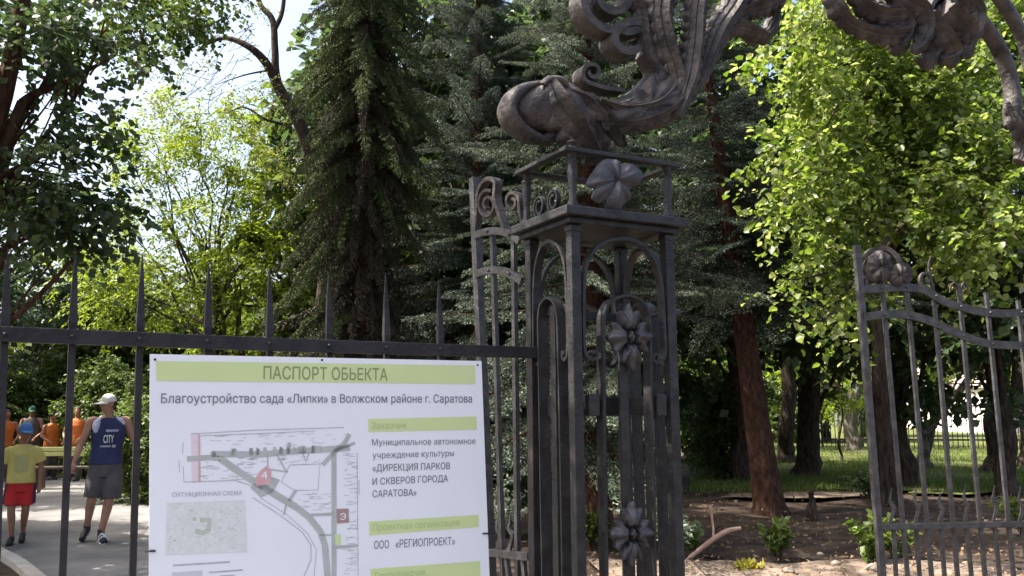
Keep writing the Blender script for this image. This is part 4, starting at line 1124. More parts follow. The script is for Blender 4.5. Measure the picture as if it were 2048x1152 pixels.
def spruce_mesh(H, Rmax, z0, nbr, rng, droop, hang, prof=0.85, dens=1.0, variants=4, lenmin=0.5, upt=0.0, nw=0.0045, keep=None):
    Vs = []; axes = []
    base = [(spruce_branch(1.7, rng, droop, hang, dens=dens, nw=nw)) for _ in range(variants)]
    for i in range(nbr):
        f = (i + rng.uniform(0, 1)) / nbr
        z = z0 + (H - z0) * f ** 1.1
        Lb = max(lenmin * (1 - f), Rmax * (1 - f) ** prof) * rng.uniform(0.75, 1.12)
        az = i * 2.39996 + rng.uniform(-.3, .3)
        if keep and not keep(az, z): continue
        V, ax = base[i % variants]
        s = Lb / 1.7
        tilt = upt + 0.30 * (f - 0.5) + rng.normal() * 0.14
        ct, st = math.cos(tilt), math.sin(tilt); ca, sa = math.cos(az), math.sin(az)
        W = V * np.array([s, max(s, 0.6), max(s, 0.6)])
        ro = rng.normal() * 0.35; W = np.stack([W[:, 0], W[:, 1] * math.cos(ro) - W[:, 2] * math.sin(ro), W[:, 1] * math.sin(ro) + W[:, 2] * math.cos(ro)], -1)
        X = W[:, 0] * ct - W[:, 2] * st; Zz = W[:, 0] * st + W[:, 2] * ct; Y = W[:, 1]
        Vs.append(np.stack([X * ca - Y * sa, X * sa + Y * ca, Zz + z], -1))
        ap = []
        for k in range(6):
            p = ax(1.7 * k / 5) * np.array([s, 1, max(s, .6)]); yy = -p[2] * math.sin(ro); p[2] *= math.cos(ro)
            x_, z_ = p[0] * ct - p[2] * st, p[0] * st + p[2] * ct
            ap.append(Vector((x_ * ca - yy * sa, x_ * sa + yy * ca, z_ + z)))
        axes.append((ap, 0.011 * s + 0.003))
    return np.concatenate(Vs), axes
def needlemat(name, cols, trans=0.15):
    return leafmat(name, cols, trans=trans, rough=0.5, spec=0.3)
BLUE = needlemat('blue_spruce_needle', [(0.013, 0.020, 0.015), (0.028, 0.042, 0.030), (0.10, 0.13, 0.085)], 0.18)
GREEN = needlemat('green_spruce_needle', [(0.030, 0.048, 0.018), (0.055, 0.078, 0.026), (0.10, 0.125, 0.040)], 0.22)
DEAD = needlemat('dead_spruce_twig', [(0.030, 0.023, 0.014), (0.048, 0.038, 0.022), (0.070, 0.060, 0.032)], 0.08)
def spruce(name, label, base, H, r0, mesh, mt, bark=BARK_R, lean=(0, 0), rot=0.0, group='spruces of the park', scale=1.0, dead=None):
    base = Vector(base); t = thing(name, base, label, 'tree', group)
    V, axes = mesh
    V = V * scale
    c, s = math.cos(rot), math.sin(rot)
    W = np.stack([V[:, 0] * c - V[:, 1] * s, V[:, 0] * s + V[:, 1] * c, V[:, 2]], -1)
    W[:, 0] += lean[0] * W[:, 2] / H; W[:, 1] += lean[1] * W[:, 2] / H
    m = MB()
    zs = [-0.25, 0, 0.12, 0.5, H * .25, H * .5, H * .75, H]
    m.tube([base + Vector((lean[0] * z / H, lean[1] * z / H, z)) for z in zs], [r0 * 1.5, r0 * 1.4, r0 * 1.15, r0, r0 * .8, r0 * .55, r0 * .3, 0.01], 18, flute=6, famp=0.05)
    rm = Matrix.Rotation(rot, 3, 'Z')
    for ap, r in axes:
        m.tube([base + rm @ (p * scale) + Vector((lean[0] * p.z * scale / H, lean[1] * p.z * scale / H, 0)) for p in ap], lerpl([r, r * .3], len(ap)), 5)
    m.build('trunk', bark, t, smooth=70, fix=False)
    np_obj('crown', W + np.array(base), np.arange(len(W)).reshape(-1, 3), mt, t)
    if dead is not None:
        Vd, axd = dead
        Wd = Vd + np.array(base); Wd[:, 0] += lean[0] * Vd[:, 2] / H
        np_obj('dead_branches', Wd, np.arange(len(Wd)).reshape(-1, 3), DEAD, t)
    return t
rs_ = np.random.default_rng(21)
blue = spruce_mesh(9.5, 2.7, 1.2, 190, rs_, 0.12, 0.14, upt=0.0, nw=0.007)
norw = spruce_mesh(15.0, 1.7, 0.9, 480, rs_, 0.55, 0.9, prof=0.5, dens=0.85, upt=-0.28, nw=0.009, variants=6, keep=lambda az, z: z > 4.8 or math.cos(az - 3.0) > 0.35)
deadm = spruce_mesh(7.4, 1.45, 0.5, 300, rs_, 0.6, 1.3, prof=0.30, dens=0.7, upt=-0.35, nw=0.008)
sp1 = at(722, 800, 12.0)
spruce('norway_spruce', 'tall drooping spruce with a brown shaded inside, left of the gate pillar', (sp1.x, sp1.y, 0), 15.0, 0.20, norw, GREEN, dead=deadm)
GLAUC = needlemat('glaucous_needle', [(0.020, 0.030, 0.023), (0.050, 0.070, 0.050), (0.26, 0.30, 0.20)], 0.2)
sp2 = at(1185, 800, 10.2)
blue2 = spruce_mesh(9.2, 2.5, 1.2, 180, rs_, 0.12, 0.14, nw=0.007, keep=lambda az, z: z > 2.7 or math.cos(az) < 0.2)
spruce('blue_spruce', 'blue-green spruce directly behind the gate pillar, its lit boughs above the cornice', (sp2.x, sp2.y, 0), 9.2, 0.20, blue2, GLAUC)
sp3 = gnd(1540, 1025)
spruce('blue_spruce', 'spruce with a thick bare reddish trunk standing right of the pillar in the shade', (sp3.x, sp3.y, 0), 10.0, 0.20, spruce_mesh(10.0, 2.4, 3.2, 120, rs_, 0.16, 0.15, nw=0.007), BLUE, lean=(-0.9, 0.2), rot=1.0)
sp4 = at(960, 800, 15.5)
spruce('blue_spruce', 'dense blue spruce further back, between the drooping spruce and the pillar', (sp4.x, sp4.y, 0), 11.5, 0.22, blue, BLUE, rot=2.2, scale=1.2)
# ---- bare trunks standing on the right
def bare(name, label, pb, top_px, w, bark, blobs, lmat, seed, group='broadleaf trees of the park', extra=None, per=150, ls=(0.06, 0.10)):
    b = gnd(*pb); Y = b.y
    r = w * 0.5 * Y / FPX
    return broad_tree(name, label, b, at(top_px[0], top_px[1], Y), r, [B(x, y, Y + dy, a * 1.0, a, c, wt) for (x, y, dy, a, c, wt) in blobs], lmat, per, 0.4, 8, ls[0], ls[1], LEAF_WIDE, seed, group, bark=bark, extra=extra, r1=r * 0.7)
bare('lime_tree', 'upright dark trunk in the grass behind the thick reddish spruce trunk', (1610, 955), (1622, 380), 44, BARK, [(1560, 560, 0, 1.3, 0.7, 1), (1680, 500, 0, 1.5, 0.8, 1.2), (1620, 330, 0, 1.6, 1.2, 1.4), (1700, 640, 1, 1.0, 0.35, 0.5)], DARKLEAF, 31, ls=(0.09, 0.14))
bare('lime_tree', 'slim dark trunk half hidden between the reddish spruce trunk and the upright one', (1572, 928), (1570, 420), 30, BARK, [(1540, 500, 0, 1.6, 1.2, 1.2), (1600, 420, 1, 2.0, 1.3, 1.4)], DARKLEAF, 32, ls=(0.10, 0.15))
bare('lime_tree', 'far grey trunk standing in sun-flecked grass, seen just left of the gate leaf', (1706, 902), (1712, 560), 26, BARK_G, [(1700, 640, 0, 2.2, 1.0, 1.3), (1640, 740, -2, 1.5, 0.8, 0.8), (1740, 560, 0, 2.4, 1.6, 1.5)], LIMELEAF, 33, ls=(0.11, 0.17))
def fork(m, rng):
    Y = gnd(1845, 940).y
    P = spline([at(1848, 868, Y), at(1880, 826, Y), at(1920, 780, Y), at(1945, 745, Y), at(1990, 690, Y)], 5)
    m.tube(P, lerpl([0.13, 0.10, 0.09, 0.07, 0.04], len(P)), 10)
    P = spline([at(1846, 872, Y), at(1832, 820, Y), at(1826, 740, Y), at(1822, 650, Y)], 5)
    m.tube(P, lerpl([0.11, 0.10, 0.09, 0.06], len(P)), 10)
bare('forked_tree', 'thin forked tree whose one limb leans far to the right behind the gate bars', (1845, 940), (1848, 862), 24, BARK_G, [(1840, 640, 0, 1.2, 0.6, 0.8), (1980, 660, 0, 1.1, 0.5, 0.8), (1910, 600, 0, 1.4, 0.7, 0.9)], MIDLEAF, 34, extra=fork, ls=(0.09, 0.13))
bare('lime_tree', 'dark trunk leaning slightly right behind the gate bars, nearest the right edge but one', (1982, 948), (2010, 600), 34, BARK, [(1990, 620, 0, 1.3, 0.7, 1.0), (2070, 600, 0, 1.3, 0.8, 1.0), (2040, 480, 0, 1.5, 1.0, 1.0)], MIDLEAF, 35, ls=(0.08, 0.13))
bare('lime_tree', 'dark trunk at the very right edge behind the gate', (2052, 938), (2044, 600), 26, BARK, [(2060, 560, 0, 1.6, 1.0, 1.1), (2020, 680, 1, 0.9, 0.4, 0.4)], MIDLEAF, 36, ls=(0.08, 0.13))
bare('sapling', 'thin sapling stem in the half-shade just right of the pillar', (1482, 955), (1486, 800), 8, BARK, [(1478, 800, 0, 0.9, 0.5, 0.5), (1440, 850, 0, 0.5, 0.3, 0.25)], DARKLEAF, 37)
bare('sapling', 'thin straight sapling alone in the bright grass between two trunks', (1684, 925), (1680, 800), 5, BARK, [(1672, 800, 0, 1.0, 0.5, 0.35)], LIMELEAF, 38, ls=(0.10, 0.15))

# ---- wood further back: a few prototypes, each tree a thing of its own
def proto(label, H, Wd, seed, lmat, per=900, s0=0.16, s1=0.26, tpl=LEAF_WIDE, low=0.25):
    rng = np.random.default_rng(seed)
    blobs = []
    for i in range(16):
        f = (i + 0.5) / 16; a = i * 2.4
        rr = Wd * math.sin(math.pi * min(1, 0.18 + 0.8 * f)) * rng.uniform(0.35, 0.75)
        blobs.append(((rr * math.cos(a), rr * math.sin(a), H * (low + (0.95 - low) * f)), (Wd * 0.42, Wd * 0.42, H * 0.10), 1.0))
    return broad_tree('park_tree', label, (0, 0, 0), (0, 0, H * 0.8), 0.16, blobs, lmat, per / 10, 0.55, 9, s0, s1, tpl, seed, 'trees at the back of the park')
PR = [proto('x', 9.0, 3.0, 51, MIDLEAF), proto('x', 8.0, 2.8, 52, LIMELEAF), proto('x', 10.5, 3.2, 53, DARKLEAF), proto('x', 5.0, 2.2, 54, MIDLEAF, low=0.05, s0=0.12, s1=0.2)]
first = [True] * 4
def plant(k, px, Y, scale, rot, label):
    o = PR[k] if first[k] else copy_tree(PR[k])
    first[k] = False
    p = at(px, 800, Y)
    o.location = (p.x, p.y, 0); o.rotation_euler = (0, 0, rot); o.scale = (scale,) * 3
    o['label'] = label
    return o
BK = [
 (2, -60, 24, 0.9, 0.3, 'dark leafy tree in the back row, behind the boy at the left edge'),
 (2, 130, 27, 0.5, 1.4, 'dark leafy tree in the back row, above the workers in orange'),
 (1, 490, 24, 0.62, 4.0, 'bright green tree behind the middle of the spear points'),
 (3, 250, 26, 1.1, 2.0, 'mid green low tree in the back row, behind the man in the cap'),
 (3, 370, 28, 1.2, 3.0, 'low green tree behind the upper left corner of the board'),
 (2, 40, 27, 0.55, 0.7, 'dark tree at the back directly above the boy'),
 (2, 215, 31, 0.7, 4.1, 'dark tree far back, right of the man in the cap'),
 (0, 700, 20, 1.1, 0.2, 'mid green tree hidden behind the trunk of the drooping spruce'),
 (2, 830, 19, 1.15, 1.1, 'dark tree filling the gap right of the drooping spruce'),
 (0, 900, 26, 1.2, 2.2, 'mid green tree far behind the narrow gate leaf'),
 (2, 1050, 22, 1.2, 3.3, 'dark tree behind the left flank of the gate pillar'),
 (2, 1260, 20, 1.25, 4.4, 'dark tree deep behind the pillar and its spruce'),
 (2, 1480, 19, 1.1, 2.9, 'dark tree whose crown closes the gap above the reddish trunk'),
 (2, 1430, 33, 0.8, 2.2, 'dark far tree just right of the pillar, low against the horizon'),
 (3, 1560, 40, 1.5, 2.0, 'far low tree behind the slim dark trunk'),
 (3, 1390, 27, 0.9, 3.1, 'low dark tree right of the pillar behind the soil'),
 (0, -470, 9.3, 0.72, 4.5, 'mid green path-side tree outside the left edge, opposite the dark tree'),
 (1, -330, 11.5, 0.62, 0.5, 'light green path-side tree outside the left edge, nearest the fence'),
 (0, -330, 15.5, 0.72, 1.5, 'mid green path-side tree outside the left edge, beyond the nearest one'),
 (1, -260, 19.5, 0.75, 2.5, 'light green path-side tree outside the left edge, farthest along the path'),
 (1, 1650, 40, 0.95, 1.7, 'sunlit far tree between the upright trunk and the gate post'),
 (1, 1780, 46, 1.0, 2.8, 'sunlit far tree behind the left bars of the gate leaf'),
 (0, 1930, 56, 1.1, 3.9, 'far green tree above the pale house'),
 (0, 2060, 38, 1.1, 5.0, 'mid green tree beyond the railing at the right edge'),
 (1, 2180, 30, 1.1, 0.1, 'bright green tree just outside the right edge'),
 (2, 1800, 17, 0.95, 0.4, 'dark tree behind the linden trunk, its crown meeting the linden boughs'),
 (2, 2000, 15.5, 0.95, 2.4, 'dark leafy tree behind the right half of the open gate leaf'),
]
for a in BK: plant(*a)
# bushes and hedge shrubs
SH = [
 (3, 20, 22.5, 0.55, 0.0, 'dark shrub behind the boy in yellow'), (3, 110, 24, 0.6, 1.0, 'dark shrub behind the seated workers'), (3, 200, 22, 0.55, 2.0, 'dark shrub behind the man in the cap'),
 (3, 282, 15.5, 0.34, 3.0, 'sun-flecked shrub beside the path at the left edge of the board'), (3, 310, 18, 0.5, 4.0, 'shrub behind the left edge of the board'),
 (3, 400, 17, 0.5, 5.0, 'shrub behind the board, below the locust stems'), (3, 1440, 20, 0.42, 1.5, 'low dark shrub right of the pillar at the lawn edge'),
 (3, 1000, 14.5, 0.40, 2.5, 'lit green shrub behind the narrow gate leaf'), (3, 1720, 45, 0.5, 3.5, 'far shrub at the foot of the railing'), (3, 1230, 16, 0.42, 0.7, 'green shrub seen through the openings of the pillar'),
]
for a in SH: plant(*a)

# ---- far right: iron railing, pale house, white kiosks and passers
RB = gnd(1700, 893)
def rail_pt(px, Y): p = at(px, 800, Y); return Vector((p.x, p.y, 0))
ra, rbp = rail_pt(1640, 34), rail_pt(2200, 30)
rd = (rbp - ra).normalized(); ln_ = (rbp - ra).length; rnn = Vector((rd.y, -rd.x, 0))
rail = thing('park_railing', ra, 'tall dark iron park railing far behind the gate leaf', 'railing')
for zz in (0.35, 1.55, 2.35):
    m = MB(); m.sweep([ra + Z * zz, rbp + Z * zz], 0.04, 0.06, rnn); m.build('rail', IRON, rail)
m = MB()
for i in range(int(ln_ / 0.16)):
    m.box(ra + rd * (i * 0.16) + Z * (0.85 if i % 9 else 1.25), 0.03 if i % 9 else 0.08, 0.03, 1.6 if i % 9 else 2.5, (rd, rnn, Z))
o = m.build('bar', IRON, rail); o['kind'] = 'stuff'
PLASTER = mat('pale_plaster', (0.62, 0.58, 0.55), (0.70, 0.66, 0.63), rough=0.9, scale=2)
GLASSD = mat('dark_window', (0.03, 0.035, 0.04), rough=0.15)
ROOFP = mat('pink_roof', (0.55, 0.36, 0.34), (0.62, 0.44, 0.42), rough=0.8, scale=3)
def house(px, Y, w, h, rh, label, wins):
    c = at(px, 800, Y); t = thing('pale_house', (c.x, c.y, 0), label, 'house', 'pale buildings beyond the railing')
    m = MB(); m.box((c.x, c.y + 3, h / 2), w, 6, h); m.build('wall', PLASTER, t)
    m = MB()
    y0, y1 = c.y - 0.3, c.y + 6.3; xa, xb = c.x - w / 2 - .3, c.x + w / 2 + .3
    m.add([(xa, y0, h), (xb, y0, h), (xb, y1, h), (xa, y1, h), (xa + 1.2, c.y + 3, h + rh), (xb - 1.2, c.y + 3, h + rh)], [(0, 1, 5, 4), (2, 3, 4, 5), (1, 2, 5), (3, 0, 4), (3, 2, 1, 0)])
    m.build('roof', ROOFP, t)
    for (dx, z, ww, hh) in wins:
        m = MB(); f = 0.09
        for (cx_, cz_, sx_, sz_) in ((0, hh / 2 + f / 2, ww + 2 * f, f), (0, -hh / 2 - f / 2, ww + 2 * f, f), (-ww / 2 - f / 2, 0, f, hh), (ww / 2 + f / 2, 0, f, hh)):
            m.box((c.x + dx + cx_, c.y - 0.02, z + cz_), sx_, 0.1, sz_)
        o = m.build('window', PLASTER, t)
        m = MB(); m.box((c.x + dx, c.y - 0.005, z), ww, 0.03, hh); m.build('pane', GLASSD, o)
    return t
house(1985, 62, 9.0, 3.6, 1.6, 'pale pinkish house with a hipped roof beyond the railing', [(-3.2, 1.9, 0.9, 1.5), (-1.3, 1.9, 0.9, 1.5), (0.6, 1.9, 0.9, 1.5), (2.6, 1.9, 0.9, 1.5)])
house(1700, 75, 9.0, 2.8, 1.2, 'low pale building beyond the railing, seen between the gate post and the linden trunk', [(-2.6, 1.5, 0.9, 1.2), (-0.6, 1.5, 0.9, 1.2), (1.6, 1.5, 0.9, 1.2)])
house(2180, 50, 12.0, 2.6, 1.0, 'long white low building behind the railing at the right edge', [(-4.6, 1.5, 1.0, 1.3), (-2.8, 1.5, 1.0, 1.3), (-1.0, 1.5, 1.0, 1.3), (1.0, 1.5, 1.0, 1.3)])

# ---- small planting at the foot of the gate
def bush(name, label, base, h, w, n, mt, tpl, s0, s1, seed, stems=14, cat='bush', group=None, L=0.16, nl=6):
    rng = np.random.default_rng(seed); base = Vector(base)
    t = thing(name, base, label, cat, group)
    m = MB(); Ps, Ds = [], []
    for i in range(stems):
        a = rng.uniform(0, 6.283); e = rng.uniform(0.1, 1.0)
        tip = base + Vector((math.cos(a) * w * e, math.sin(a) * w * e, h * rng.uniform(0.55, 1.0) * (1.1 - 0.35 * e)))
        P = spline([base + Vector((math.cos(a) * .03, math.sin(a) * .03, -0.02)), base.lerp(tip, 0.5) + Vector((0, 0, 0.08 * h)), tip], 5)
        m.tube(P, lerpl([0.006, 0.002], len(P)), 5)
        for k in range(n // stems):
            f = rng.uniform(0.25, 1.0); j = min(len(P) - 2, int(f * (len(P) - 1)))
            Ps.append(tuple(P[j].lerp(P[j + 1], rng.uniform(0, 1)))); u = unit(1, rng)[0]; Ds.append(u * 0.8 + np.array([math.cos(a) * .4, math.sin(a) * .4, 0.25]))
    m.build('stem', BARK, t)
    P = np.array(Ps); D = np.array(Ds); up = np.array([0, 0, 1.0]) + rng.normal(size=P.shape) * 0.4
    V, F = leaves(P, D, up, rng.uniform(s0, s1, len(P)), tpl)
    np_obj('leaves', V, F, mt, t)
    return t
BUSHL = leafmat('bush_leaf', [(0.06, 0.10, 0.02), (0.10, 0.15, 0.03), (0.17, 0.21, 0.06)], trans=0.4)
YELL = leafmat('yellow_leaf', [(0.26, 0.25, 0.04), (0.36, 0.32, 0.06), (0.30, 0.33, 0.08)], trans=0.4)
PALEL = leafmat('pale_leaf', [(0.20, 0.26, 0.10), (0.30, 0.36, 0.16), (0.42, 0.46, 0.26)], trans=0.4)
WHITEF = leafmat('white_petal', [(0.55, 0.58, 0.50), (0.70, 0.72, 0.66), (0.20, 0.28, 0.10)], trans=0.4)
bush('leafy_bush', 'upright leafy bush in front of the thick reddish spruce trunk', gnd(1556, 1120), 0.46, 0.20, 230, BUSHL, LEAF_HEART, 0.05, 0.09, 61, group='small bushes at the gate')
bush('leafy_bush', 'leafy bush growing through the foot of the right gate leaf', gnd(1745, 1135), 0.50, 0.30, 300, BUSHL, LEAF_HEART, 0.05, 0.09, 62, group='small bushes at the gate')
bush('leafy_bush', 'leafy bush behind the right gate leaf beyond its middle bars', gnd(1795, 1120), 0.45, 0.25, 200, BUSHL, LEAF_HEART, 0.04, 0.08, 63, group='small bushes at the gate')
bush('hydrangea', 'small bush with pale lime round flower heads at the right foot of the pillar', gnd(1384, 1100), 0.24, 0.12, 110, BUSHL, LEAF_HEART, 0.05, 0.08, 64, group=None)
rngh = np.random.default_rng(70)
hy = bpy.data.objects['hydrangea']; hb = gnd(1384, 1100)
for (x, y) in ((1372, 1052), (1392, 1050), (1370, 1072), (1398, 1066)):
    c = at(x, y, hb.y); u = unit(120, rngh)
    V, F = leaves(np.array(c) + u * 0.036, u + unit(120, rngh) * .8, u, np.full(120, 0.026), LEAF_WIDE)
    np_obj('flower_head', V, F, PALEL, hy)
bush('yellow_tuft', 'small tuft of yellow-green leaves on the sandy strip', gnd(1500, 1148), 0.10, 0.14, 160, YELL, LEAF_LANCE, 0.05, 0.10, 65, stems=20, cat='plant')
bush('flowering_bush', 'white flowering bush glimpsed between the narrow gate leaf bars', gnd(1010, 1075), 0.75, 0.45, 700, WHITEF, LEAF_WIDE, 0.04, 0.07, 66, stems=30, cat='bush')
bush('leafy_bush', 'low bush behind the openwork of the pillar', gnd(1190, 1100), 0.5, 0.3, 260, BUSHL, LEAF_HEART, 0.05, 0.08, 67, group='small bushes at the gate')
bush('leafy_bush', 'dark low bush at the foot of the linden trunk', gnd(1735, 1000), 0.55, 0.5, 300, DARKLEAF, LEAF_WIDE, 0.06, 0.10, 68, group='small bushes at the gate')
bush('leafy_bush', 'low bush on the soil behind the right end of the gate leaf', gnd(2050, 1070), 0.5, 0.45, 320, BUSHL, LEAF_WIDE, 0.05, 0.09, 69, group='small bushes at the gate')
bush('leafy_bush', 'lit bush hugging the path edge behind the board', gnd(283, 975), 1.05, 0.5, 700, BUSHL, LEAF_WIDE, 0.06, 0.10, 71, stems=30, group='small bushes at the gate')

# cut branch lying on the soil
WOODP = mat('peeled_wood', (0.36, 0.22, 0.17), (0.50, 0.34, 0.27), rough=0.7, scale=12, bump=0.4, bscale=40)
Yb = gnd(1385, 1118).y
m = MB()
P = spline([at(1362, 1132, Yb), at(1385, 1112, Yb), at(1425, 1080, Yb - .1), at(1455, 1062, Yb - .15), at(1482, 1056, Yb - .2)], 5)
m.tube(P, lerpl([0.016, 0.026, 0.028, 0.026, 0.017], len(P)), 9)
P = spline([at(1427, 1080, Yb - .1), at(1426, 1050, Yb), at(1420, 1010, Yb)], 5); m.tube(P, lerpl([0.014, 0.012, 0.016], len(P)), 7)
o = m.build('cut_branch', WOODP, base=gnd(1385, 1118), smooth=60); tag(o, 'pale forked cut branch sticking up from the soil right of the pillar', 'branch')
m = MB()
P = spline([at(1360, 1128, Yb), at(1400, 1112, Yb), at(1440, 1118, Yb), at(1462, 1140, Yb)], 5)
m.tube(P, lerpl([0.012, 0.03, 0.03, 0.02], len(P)), 8); P = spline([at(1440, 1118, Yb), at(1446, 1135, Yb - .1), at(1438, 1150, Yb - .2)], 4); m.tube(P, 0.014, 7)
o = m.build('dead_branch', BARK, base=gnd(1400, 1125), smooth=60); tag(o, 'dark crooked dead branch lying on the soil below the pale cut one', 'branch')
b = gnd(1624, 1040); m = MB()
P = spline([b - Z * .05, b + Z * 0.12, b + Vector((0.02, 0, 0.24)), b + Vector((0.0, 0, 0.33))], 4)
m.tube(P, lerpl([0.10, 0.075, 0.045, 0.03], len(P)), 12, flute=4, famp=.1); m.ell(b + Vector((0.005, 0, 0.36)), 0.045, 0.045, 0.05, 10, 6)
o = m.build('tree_stump', BARK, base=b, smooth=60); tag(o, 'small dark stump sticking out of the shaded soil right of the reddish trunk', 'stump')
STONE = mat('dull_stone', (0.20, 0.16, 0.13), (0.36, 0.30, 0.25), rough=0.9, scale=9, bump=0.5)
for i, (x, y, r, lb2) in enumerate(((1672, 1130, .035, 'pinkish stone at the edge of the sandy strip'), (1578, 1146, .04, 'brown clod below the leafy bush on the sandy strip'), (1750, 1142, .06, 'reddish stone beside the foot of the gate leaf'), (1640, 1112, .03, 'small grey stone on the dark soil'))):
    m = MB(); c = gnd(x, y, 0.05); m.ell(c + Z * r * .4, r * 1.4, r, r * .8, 9, 6); rr = random.Random(i)
    m.v = [(p[0] + rr.uniform(-.2, .2) * r, p[1] + rr.uniform(-.2, .2) * r, p[2] + rr.uniform(-.2, .2) * r) for p in m.v]
    o = m.build('stone', STONE, base=c, smooth=60); tag(o, lb2, 'stone', 'stones on the sandy strip')
# ================================================================== PEOPLE
SKIN = mat('skin', (0.36, 0.19, 0.125), (0.42, 0.23, 0.155), rough=0.55, scale=9, spec=0.35)
SKIN2 = mat('tanned_skin', (0.29, 0.145, 0.09), (0.34, 0.175, 0.11), rough=0.55, scale=9, spec=0.35)
NAVY = mat('navy_cloth', (0.018, 0.022, 0.075), (0.03, 0.036, 0.11), rough=0.8, scale=6, bump=0.35, bscale=18)
PALEC = mat('pale_lavender_cloth', (0.52, 0.54, 0.68), rough=0.8, bump=0.3, bscale=18)
GREYC = mat('grey_brown_cloth', (0.080, 0.069, 0.068), (0.11, 0.096, 0.094), rough=0.9, scale=8, bump=0.4, bscale=16)
YELC = mat('yellow_cloth', (0.56, 0.48, 0.13), (0.64, 0.55, 0.18), rough=0.85, scale=6, bump=0.4, bscale=14)
YPRINT = mat('faded_print', (0.44, 0.44, 0.20), (0.52, 0.48, 0.17), rough=0.85, scale=16)
REDCL = mat('red_cloth', (0.50, 0.02, 0.02), (0.60, 0.03, 0.025), rough=0.8, scale=6, bump=0.35, bscale=14)
BLUEC = mat('blue_cloth', (0.05, 0.16, 0.42), (0.08, 0.22, 0.50), rough=0.8, scale=8)
CAPW = mat('cream_cloth', (0.66, 0.63, 0.55), (0.72, 0.69, 0.62), rough=0.85, scale=12)
BLK = mat('black_rubber', (0.015, 0.015, 0.018), (0.03, 0.03, 0.033), rough=0.6, scale=14)
WHT = mat('white_trim', (0.70, 0.70, 0.70), rough=0.6)
HAIR = mat('dark_hair', (0.018, 0.012, 0.009), (0.04, 0.028, 0.02), rough=0.7, scale=30)
ORANGE = mat('orange_vest', (0.55, 0.13, 0.02), (0.64, 0.18, 0.03), rough=0.75, scale=7, bump=0.3, bscale=14)
GREENC = mat('green_cloth', (0.02, 0.10, 0.06), (0.03, 0.14, 0.08), rough=0.8, scale=8)
EYEM = mat('eye', (0.02, 0.015, 0.012), rough=0.2)

def voxel(mb, name, vox, mt, parent, smooth=6, thick=None):
    me = bpy.data.meshes.new('t'); me.from_pydata(mb.v, [], mb.f)
    bm = bmesh.new(); bm.from_mesh(me); bmesh.ops.recalc_face_normals(bm, faces=bm.faces); bm.to_mesh(me); bm.free()
    ob = bpy.data.objects.new('t', me); C.objects.link(ob)
    r = ob.modifiers.new('r', 'REMESH'); r.mode = 'VOXEL'; r.voxel_size = vox
    if smooth:
        s = ob.modifiers.new('s', 'SMOOTH'); s.iterations = smooth; s.factor = 0.5
    dg = bpy.context.evaluated_depsgraph_get()
    out = bpy.data.meshes.new_from_object(ob.evaluated_get(dg))
    bpy.data.objects.remove(ob); bpy.data.meshes.remove(me)
    out.materials.clear(); out.materials.append(mt); out.shade_smooth()
    return link_mesh(name, out, parent)

